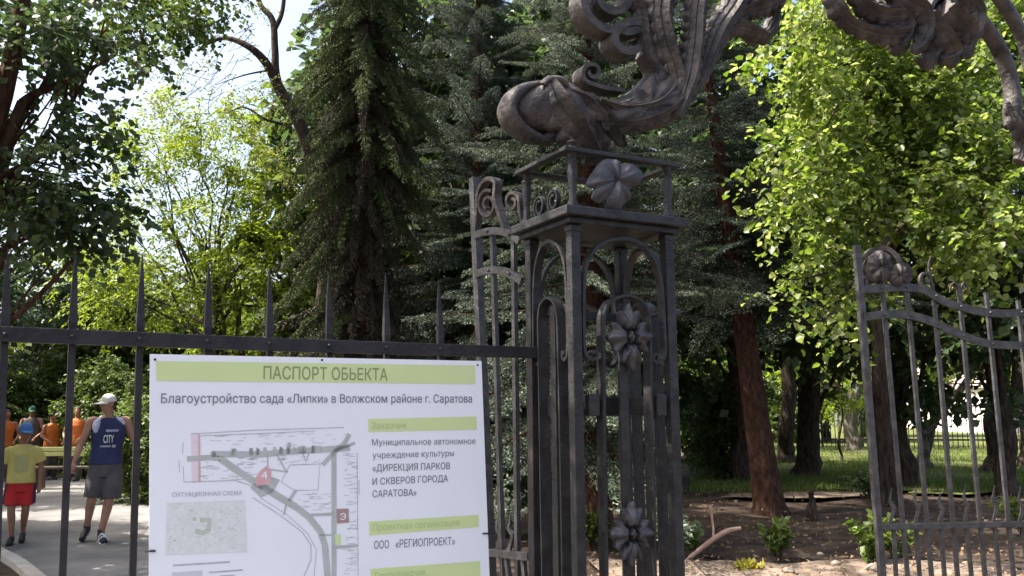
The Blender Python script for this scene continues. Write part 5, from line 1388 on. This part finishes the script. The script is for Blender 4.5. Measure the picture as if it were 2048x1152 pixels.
class Fig:
    """joints are given in metres: x right, y away from the viewer, z up, feet on 0"""
    def __init__(s, base, rot, label, group, sc=1.0):
        s.base = Vector(base); s.c, s.s = math.cos(rot), math.sin(rot); s.k = sc
        s.root = thing('person', base, label, 'person', group)
    def W(s, p):
        x, y, z = p[0] * s.k, p[1] * s.k, p[2] * s.k
        return s.base + Vector((x * s.c - y * s.s, x * s.s + y * s.c, z))
    def tube(s, m, pts, rad, n=14, flat=1.0, sub=5):
        P = spline([s.W(p) for p in pts], sub)
        m.tube(P, [r * s.k for r in lerpl(rad, len(P))], n, flat=flat)
    def rings(s, m, rs, n=22, cap=True):
        """rs: (cx, cy, z, rx, ry)"""
        out = []
        A = np.array(rs, dtype=float); N = 26
        t = np.linspace(0, 1, N); t0 = np.linspace(0, 1, len(A))
        for i in range(N):
            cx, cy, z, rx, ry = [np.interp(t[i], t0, A[:, q]) for q in range(5)]
            out.append([s.W((cx + rx * math.copysign(abs(math.cos(a)) ** 0.85, math.cos(a)), cy + ry * math.copysign(abs(math.sin(a)) ** 0.85, math.sin(a)), z)) for a in np.linspace(0, 2 * math.pi, n, endpoint=False)])
        m.rings(out, cap)
    def ell(s, m, c, rx, ry, rz, f=None, n=16, k=10):
        ax = None
        if f is not None:
            f = Vector(f).normalized(); r = f.cross(Z).normalized(); u = r.cross(f)
            ax = [Vector(((v.x * s.c - v.y * s.s), (v.x * s.s + v.y * s.c), v.z)) for v in (r, f, u)]
        else:
            ax = [Vector((s.c, s.s, 0)), Vector((-s.s, s.c, 0)), Z]
        m.ell(s.W(c), rx * s.k, ry * s.k, rz * s.k, n, k, ax)
    def head(s, m, c, f, k=1.0):
        """c: centre of the skull, f: direction of the face"""
        f = Vector(f).normalized(); c = Vector(c); r = f.cross(Z).normalized(); u = r.cross(f)
        P = lambda a, b, d: c + r * a * k + f * b * k + u * d * k
        s.ell(m, P(0, -0.006, 0.018), 0.073 * k, 0.092 * k, 0.088 * k, f)
        s.ell(m, P(0, 0.018, -0.045), 0.058 * k, 0.068 * k, 0.066 * k, f)
        s.ell(m, P(0, 0.052, -0.088), 0.030 * k, 0.026 * k, 0.022 * k, f)
        s.ell(m, P(0, 0.084, 0.008), 0.048 * k, 0.014 * k, 0.012 * k, f)
        s.tube(m, [P(0, 0.082, 0.002), P(0, 0.098, -0.020), P(0, 0.106, -0.036)], [0.010 * k, 0.013 * k, 0.015 * k], 8)
        s.ell(m, P(0, 0.080, -0.062), 0.024 * k, 0.012 * k, 0.010 * k, f)
        for q in (-1, 1):
            s.ell(m, P(q * 0.074, -0.008, -0.012), 0.010 * k, 0.020 * k, 0.030 * k, f, 8, 6)
        return P
    def face(s, P, body, k=1.0):
        for q in (-1, 1):
            m = MB(); s.ell(m, P(q * 0.030, 0.080, -0.006), 0.011 * k, 0.008 * k, 0.007 * k, None, 8, 6)
            o = m.build('eye', EYEM, s.root, smooth=True)
        m = MB(); s.ell(m, P(0, 0.090, -0.063), 0.020 * k, 0.006 * k, 0.005 * k, None, 8, 6); m.build('mouth', mat_lip, s.root, smooth=True)
    def hand(s, m, wrist, d, side, k=1.0, inward=(0, -1, 0)):
        """relaxed hand: palm along d, fingers curled towards `inward`, thumb leaving the side of the palm"""
        d = Vector(d).normalized(); w = Vector(wrist); n = Vector(inward); n = (n - d * n.dot(d)).normalized(); t = d.cross(n).normalized() * side
        pc = w + d * 0.048 * k
        s.tube(m, [w - d * .01, w + d * 0.02 * k, w + d * 0.055 * k, w + d * 0.09 * k], [0.024 * k, 0.030 * k, 0.036 * k, 0.032 * k], 12, 0.62)
        for i, (o, l) in enumerate(((-0.027, 0.070), (-0.009, 0.080), (0.009, 0.075), (0.026, 0.060))):
            b = w + d * 0.085 * k + t * (-o) * k
            cv = 0.25 + 0.10 * i
            s.tube(m, [b - d * .012 * k, b, b + (d * 0.9 + n * cv * .5) * l * .45 * k, b + (d * 0.75 + n * cv) * l * .75 * k, b + (d * 0.62 + n * cv * 1.5) * l * k], [0.0095 * k, 0.0095 * k, 0.009 * k, 0.0085 * k, 0.007 * k], 8, 1.0, 3)
        b = w + d * 0.028 * k + t * 0.026 * k
        s.tube(m, [b - t * .01 * k, b + t * 0.012 * k + d * 0.012 * k, b + t * 0.020 * k + d * 0.036 * k + n * .008 * k, b + t * 0.016 * k + d * 0.060 * k + n * .016 * k], [0.011 * k, 0.011 * k, 0.0095 * k, 0.0075 * k], 8, 1.0, 3)
    def shoe(s, name, heel, toe, w, mt, sole=True):
        h, t = Vector(heel), Vector(toe); d = (t - h)
        m = MB()
        s.tube(m, [h - d * .10 + Z * .03, h + Z * .045, h + d * .35 + Z * .052, h + d * .7 + Z * .035, t + Z * .022, t + d * .06 + Z * .018], [w * .5, w * .95, w * .95, w * .95, w * .8, w * .3], 14, 0.95)
        s.tube(m, [h + Z * .03, h + Z * .085], [w * .8, w * .78], 12)
        o = voxel(m, name, 0.007, mt, s.root, 3)
        m = MB()
        s.tube(m, [h - d * .10, h - d * 0.02, h + d * .4, h + d * .75, t + d * .05], [w * .6, w * 1.0, w * .95, w * 1.05, w * .55], 12, 0.95)
        m.v = [(p[0], p[1], s.W(h).z + (p[2] - s.W(h).z) * 0.28) for p in m.v]
        m.build('sole', WHT if sole else BLK, o, smooth=60)
        return o
    def cap(s, P, mt, k=1.0, brim=True, down=0.0):
        m = MB(); rs = []
        for i in range(9):
            e = i / 8 * math.pi / 2 * 0.98
            rs.append([s.W(P(0.083 * math.cos(e) * math.cos(a), -0.006 + 0.101 * math.cos(e) * math.sin(a), 0.018 + down + 0.098 * math.sin(e))) for a in np.linspace(0, 2 * math.pi, 24, endpoint=False)])
        m.rings(rs)
        o = m.build('cap', mt, s.root, smooth=60)
        if brim:
            m = MB(); n = 13; up, dn = [], []
            arc = [math.pi * (0.12 + 0.76 * i / (n - 1)) for i in range(n)]
            inn = [(0.080 * math.cos(a), -0.006 + 0.098 * math.sin(a)) for a in arc]
            outr = [(0.080 * math.cos(a), 0.01 + 0.098 * math.sin(a) + 0.075 * math.sin((a - arc[0]) / (arc[-1] - arc[0]) * math.pi) ** 0.7) for a in arc]
            vs = [P(x, y, 0.026 + down) for x, y in inn] + [P(x, y, 0.012 + down - 0.012 * abs(x / 0.08) ** 2) for x, y in outr]
            vs = [s.W(v) for v in vs] + [s.W(v - Z * 0.007) for v in vs]
            N = n; fs = []
            for i in range(n - 1):
                fs += [(i, i + 1, N + i + 1, N + i), (2 * N + i, 3 * N + i, 3 * N + i + 1, 2 * N + i + 1), (N + i, N + i + 1, 3 * N + i + 1, 3 * N + i)]
            m.add(vs, fs); m.build('brim', mt, o, smooth=50)
        return o
mat_lip = mat('lip', (0.20, 0.07, 0.06), rough=0.5)

# ---- the man in the navy tank top
g = gnd(203, 1084)
f = Fig((g.x, g.y, 0.006), 0.44, 'walking man in navy sleeveless shirt, grey-brown shorts and cream cap, looking to the side', None)
m = MB()
LS, RS = (-0.185, 0.0, 1.415), (0.205, 0.02, 1.415)
f.rings(m, [(0.0, 0, 0.80, 0.13, 0.10), (0.0, 0, 0.88, 0.165, 0.115), (0.005, 0, 0.98, 0.155, 0.105), (0.005, 0, 1.10, 0.155, 0.10), (0.01, 0, 1.25, 0.175, 0.11), (0.01, 0.01, 1.36, 0.175, 0.10), (0.01, 0.01, 1.43, 0.13, 0.075), (0.01, 0.01, 1.47, 0.065, 0.06)])
f.tube(m, [(0.01, 0.01, 1.42), (0.005, 0.0, 1.50), (-0.005, -0.012, 1.58)], [0.065, 0.056, 0.055])
P = f.head(m, (-0.012, -0.02, 1.635), (-0.86, -0.50, -0.10))
for (sh, el, wr, sd) in ((LS, (-0.285, -0.03, 1.15), (-0.345, -0.12, 0.935), 1), (RS, (0.315, 0.04, 1.14), (0.335, -0.06, 0.905), -1)):
    s_, e_, w_ = Vector(sh), Vector(el), Vector(wr)
    inn = Vector((0.08 * sd, 0, 0))
    f.tube(m, [s_ + inn + Z * .0, s_, s_.lerp(e_, .45), e_, e_.lerp(w_, .3), w_], [0.055, 0.056, 0.046, 0.037, 0.040, 0.025], 14)
    f.hand(m, w_, (w_ - e_).normalized() + Vector((0, -.1, -.3)), sd, 1.0, (0.6 * sd, -0.6, 0))
for (hp_, kn, an) in (((-0.085, 0, 0.86), (-0.135, -0.02, 0.50), (-0.165, 0.16, 0.17)), ((0.09, 0, 0.86), (0.06, -0.06, 0.49), (-0.012, -0.02, 0.10))):
    h_, k_, a_ = Vector(hp_), Vector(kn), Vector(an)
    f.tube(m, [h_ + Z * .04, h_, h_.lerp(k_, .5), k_, k_.lerp(a_, .3) + Vector((0, .015, 0)), k_.lerp(a_, .65), a_], [0.09, 0.092, 0.075, 0.053, 0.056, 0.042, 0.034], 14)
voxel(m, 'body', 0.007, SKIN, f.root, 4)
f.face(P, None)
m = MB()
f.rings(m, [(0.0, 0, 0.905, 0.190, 0.138), (0.0, 0, 1.00, 0.180, 0.128), (0.005, 0, 1.10, 0.175, 0.120), (0.01, 0, 1.24, 0.192, 0.126), (0.01, 0.01, 1.34, 0.190, 0.116), (0.01, 0.01, 1.405, 0.165, 0.096), (0.01, 0.01, 1.448, 0.118, 0.078), (0.01, 0.005, 1.462, 0.082, 0.070)])
shirt = voxel(m, 'shirt', 0.009, NAVY, f.root, 5)
for q in (-1, 1):  # pale lavender over each shoulder top, the left one reaching down the chest
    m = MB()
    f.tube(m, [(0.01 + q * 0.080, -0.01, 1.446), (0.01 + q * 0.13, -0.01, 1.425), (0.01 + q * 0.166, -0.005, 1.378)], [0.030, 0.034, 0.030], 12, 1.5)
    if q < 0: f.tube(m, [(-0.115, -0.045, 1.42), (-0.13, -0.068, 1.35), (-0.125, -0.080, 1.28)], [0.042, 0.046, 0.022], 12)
    voxel(m, 'pale_shoulder', 0.008, PALEC, shirt, 4)
def on_shirt(x, z, off):      # print sits on the chest
    return f.W((0.01 + x, -0.121 - 0.016 - off + 1.6 * x * x, z))
lettering('CITY', (-0.052, 1.165), (0.060, 1.165), -0.095, WHT, off=0.004, bold=0.02, place=on_shirt, parent=shirt)
def strip(x0, x1, z0, z1, mt):
    m = MB(); n = 6; xs = np.linspace(x0, x1, n)
    vs = [on_shirt(x, z0, 0.004) for x in xs] + [on_shirt(x, z1, 0.004) for x in xs]
    m.add(vs, [(i, i + 1, n + i + 1, n + i) for i in range(n - 1)])
    m.build('print_strip', mt, shirt, fix=False)
PRINTC = mat('blurred_print', (0.22, 0.24, 0.34), (0.42, 0.43, 0.52), rough=0.8, scale=60)
strip(-0.03, 0.11, 1.292, 1.322, PRINTC); strip(-0.085, 0.03, 1.112, 1.135, PRINTC); strip(0.045, 0.085, 1.106, 1.14, PRINTC)
m = MB()
f.rings(m, [(0.0, 0, 0.76, 0.165, 0.125), (0.0, 0, 0.84, 0.185, 0.132), (0.0, 0, 0.95, 0.178, 0.126)])
f.tube(m, [(-0.085, 0, 0.86), (-0.105, -0.01, 0.70), (-0.130, -0.015, 0.52)], [0.108, 0.106, 0.098], 16)
f.tube(m, [(0.09, 0, 0.86), (0.085, -0.03, 0.70), (0.085, -0.05, 0.50)], [0.108, 0.110, 0.108], 16)
voxel(m, 'shorts', 0.010, GREYC, f.root, 4)
f.cap(P, CAPW)
m = MB(); f.ell(m, P(0, -0.045, -0.01), 0.070, 0.058, 0.055, (-0.86, -0.5, 0)); m.build('hair', HAIR, f.root, smooth=True)
for (an, r) in (((-0.165, 0.16, 0.17), 0.040), ((-0.012, -0.02, 0.10), 0.040)):
    a_ = Vector(an); m = MB(); f.tube(m, [a_ - Z * .05, a_ + Z * 0.045], [r, r], 12); m.build('sock', BLK, f.root, smooth=60)
f.shoe('shoe', (-0.165, 0.20, 0.075), (-0.215, -0.02, 0.02), 0.046, BLK)
sh = f.shoe('shoe', (-0.012, 0.00, 0.0), (0.03, -0.25, 0.0), 0.047, BLK)
m = MB(); f.tube(m, [(-0.045, -0.10, 0.05), (0.0, -0.13, 0.105), (0.06, -0.15, 0.05)], [0.008, 0.012, 0.008], 8); f.tube(m, [(-0.04, -0.18, 0.04), (0.02, -0.19, 0.082), (0.07, -0.20, 0.035)], [0.008, 0.012, 0.008], 8)
m.build('lace_panel', WHT, sh, smooth=60)

# ---- the boy in yellow and red
g = gnd(33, 1088)
f = Fig((g.x, g.y, 0.006), 0.42, 'boy in yellow T-shirt, red shorts and blue cap walking at the left edge', None)
m = MB()
f.rings(m, [(0, 0, 0.66, 0.115, 0.09), (0, 0, 0.75, 0.125, 0.095), (0, 0, 0.88, 0.125, 0.09), (0, 0, 1.02, 0.14, 0.095), (0, 0, 1.10, 0.13, 0.08), (0, 0, 1.15, 0.06, 0.055)])
f.tube(m, [(0, 0, 1.12), (0.01, 0, 1.20), (0.015, -0.01, 1.26)], [0.05, 0.045, 0.046])
P = f.head(m, (0.018, -0.015, 1.305), (0.30, -0.95, -0.12), 0.95)
for (sh, el, wr, sd) in (((-0.15, 0, 1.08), (-0.215, 0.03, 0.87), (-0.20, -0.05, 0.68), 1), ((0.15, 0, 1.08), (0.205, 0.02, 0.87), (0.205, -0.06, 0.68), -1)):
    s_, e_, w_ = Vector(sh), Vector(el), Vector(wr)
    f.tube(m, [s_ + Vector((.06 * sd, 0, 0)), s_, s_.lerp(e_, .45), e_, e_.lerp(w_, .3), w_], [0.042, 0.043, 0.037, 0.030, 0.031, 0.021], 12)
    f.hand(m, w_, (w_ - e_).normalized() + Vector((0, -.1, -.3)), sd, 0.85, (0.6 * sd, -0.6, 0))
for (hp_, kn, an) in (((-0.065, 0, 0.70), (-0.075, -0.05, 0.40), (-0.055, -0.03, 0.085)), ((0.065, 0, 0.70), (0.07, -0.01, 0.40), (0.045, 0.14, 0.13))):
    h_, k_, a_ = Vector(hp_), Vector(kn), Vector(an)
    f.tube(m, [h_ + Z * .03, h_, h_.lerp(k_, .5), k_, k_.lerp(a_, .3), k_.lerp(a_, .65), a_], [0.075, 0.075, 0.058, 0.043, 0.045, 0.036, 0.028], 12)
voxel(m, 'body', 0.007, SKIN2, f.root, 4)
f.face(P, None, 0.95)
m = MB()
f.rings(m, [(0, 0, 0.70, 0.160, 0.125), (0, 0, 0.82, 0.150, 0.115), (0, 0, 0.94, 0.148, 0.110), (0, 0, 1.05, 0.158, 0.108), (0, 0, 1.11, 0.140, 0.092), (0, 0, 1.155, 0.075, 0.07)])
f.tube(m, [(-0.10, 0, 1.09), (-0.155, 0, 1.06), (-0.205, 0.02, 0.945)], [0.058, 0.062, 0.064], 14)
f.tube(m, [(0.10, 0, 1.09), (0.155, 0, 1.06), (0.20, 0.015, 0.945)], [0.058, 0.062, 0.064], 14)
ts = voxel(m, 't_shirt', 0.009, YELC, f.root, 4)
m = MB(); n = 6; xs = np.linspace(-0.06, 0.06, n)
vs = [f.W((x, -0.112 - .014 + 1.2 * x * x, z)) for z in (0.84, 0.90, 0.97, 1.03) for x in xs]
m.add(vs, [(r_ * n + i, r_ * n + i + 1, (r_ + 1) * n + i + 1, (r_ + 1) * n + i) for r_ in range(3) for i in range(n - 1)]); m.build('chest_print', YPRINT, ts, fix=False)
m = MB()
f.rings(m, [(0, 0, 0.60, 0.135, 0.105), (0, 0, 0.68, 0.145, 0.11), (0, 0, 0.76, 0.14, 0.105)])
f.tube(m, [(-0.065, 0, 0.70), (-0.072, -0.02, 0.56), (-0.078, -0.04, 0.44)], [0.083, 0.082, 0.080], 14)
f.tube(m, [(0.065, 0, 0.70), (0.070, -0.005, 0.56), (0.074, 0.0, 0.44)], [0.083, 0.082, 0.080], 14)
st = voxel(m, 'shorts', 0.010, REDCL, f.root, 4)
for q in (-1, 1):
    m = MB(); f.tube(m, [(q * 0.140, -0.01, 0.70), (q * 0.150, -0.015, 0.58), (q * 0.155, -0.02, 0.46)], [0.018, 0.022, 0.018], 8); m.build('side_stripe', NAVY, st, smooth=60)
f.cap(P, BLUEC, 0.95, brim=True, down=0.0)
m = MB(); f.ell(m, P(0, -0.04, 0.0), 0.070, 0.060, 0.06, (0.3, -0.95, 0)); m.build('hair', HAIR, f.root, smooth=True)
f.shoe('shoe', (-0.055, 0.0, 0.0), (-0.065, -0.21, 0.0), 0.040, BLK, False)
f.shoe('shoe', (0.045, 0.17, 0.03), (0.05, -0.03, 0.0), 0.040, BLK, False)

# ---- workers in the distance, behind a low bench
def worker(px, Y, label, vest, capm, lean=0.0, rot=0.0, sc=1.0):
    p = at(px, 800, Y)
    f = Fig((p.x, p.y, 0.0), rot + 0.45, label, 'workers resting at the far bench', sc)
    m = MB()
    f.rings(m, [(0, 0, 0.80, 0.14, 0.11), (0, 0, 0.9, 0.16, 0.11), (lean * .3, 0, 1.1, 0.155, 0.105), (lean * .7, 0, 1.3, 0.18, 0.11), (lean, 0, 1.42, 0.13, 0.08), (lean, 0, 1.46, 0.06, 0.06)])
    f.tube(m, [(lean, 0, 1.42), (lean, -0.01, 1.56)], [0.058, 0.056])
    P = f.head(m, (lean, -0.02, 1.62), (0.3, -0.95, -0.15))
    for q in (-1, 1):
        s_, e_, w_ = Vector((lean + q * 0.19, 0, 1.38)), Vector((lean + q * 0.27, -0.05, 1.12)), Vector((lean + q * 0.17, -0.24, 0.98))
        f.tube(m, [s_ - Vector((q * .08, 0, 0)), s_, s_.lerp(e_, .5), e_, w_], [0.055, 0.056, 0.046, 0.038, 0.026], 12)
        f.hand(m, w_, w_ - e_, -q, 1.0, (0, 0, -1))
        f.tube(m, [(q * 0.085, 0, 0.86), (q * 0.09, -0.02, 0.48), (q * 0.095, 0.02, 0.08)], [0.095, 0.07, 0.045], 12)
    voxel(m, 'body', 0.010, SKIN2, f.root, 3)
    m = MB()
    f.rings(m, [(0, 0, 0.84, 0.195, 0.14), (lean * .3, 0, 1.1, 0.185, 0.13), (lean * .7, 0, 1.28, 0.205, 0.13), (lean, 0, 1.40, 0.175, 0.10), (lean, 0, 1.455, 0.085, 0.075)])
    voxel(m, 'vest', 0.012, vest, f.root, 4)
    m = MB()
    for q in (-1, 1): f.tube(m, [(q * 0.085, 0, 0.88), (q * 0.09, -0.02, 0.48), (q * 0.095, 0.02, 0.10)], [0.115, 0.095, 0.085], 12)
    voxel(m, 'trousers', 0.012, GREYC, f.root, 3)
    for q in (-1, 1): f.shoe('boot', (q * 0.095, 0.04, 0), (q * 0.10, -0.20, 0), 0.05, BLK, False)
    if capm: f.cap(P, capm)
    else:
        m = MB(); f.ell(m, P(0, -0.022, 0.042), 0.080, 0.092, 0.076, (0.3, -0.95, 0)); m.build('hair', HAIR, f.root, smooth=True)
    return f
worker(14, 20.5, 'worker in bright orange vest, leftmost of the group behind the boy', ORANGE, None, 0.03, 0.2, 0.95)
worker(70, 21.5, 'worker in dark clothes and green cap, standing just right of the boy\'s blue cap', GREYC, GREENC, -0.04, -0.2, 1.0)
worker(108, 21.0, 'worker in orange vest in the middle of the group, between boy and fence bar', ORANGE, None, 0.0, 0.5, 0.90)
worker(156, 20.5, 'worker in orange vest partly hidden by the man in the cap', ORANGE, None, 0.02, -0.4, 0.98)
# low bench in front of them
BENCHY = mat('yellow_green_paint', (0.42, 0.44, 0.16), (0.50, 0.50, 0.22), rough=0.6, scale=6)
BENCHD = mat('dark_timber', (0.05, 0.035, 0.028), (0.09, 0.065, 0.05), rough=0.8, scale=6)
bA = at(74, 905, 18.6); bl_ = at(150, 905, 18.6); bl_x = bl_.x + 0.9
be = thing('park_bench', (bA.x, bA.y, 0), 'low park bench with yellow-green back and dark seat in front of the workers', 'bench')
m = MB()
for zz in (0.70, 0.80): m.box(((bA.x + bl_x) / 2, 18.62, zz), bl_x - bA.x, 0.035, 0.085)
m.build('backrest', BENCHY, be, bevel=0.004)
m = MB()
for yy in (18.2, 18.32, 18.44): m.box(((bA.x + bl_x) / 2, yy, 0.44), bl_x - bA.x, 0.10, 0.04)
m.build('seat', BENCHD, be)
for xx in (bA.x + 0.15, bl_x - 0.15):
    m = MB(); m.box((xx, 18.33, 0.21), 0.06, 0.36, 0.42); m.box((xx, 18.655, 0.43), 0.06, 0.035, 0.86); m.build('leg', BENCHD, be)
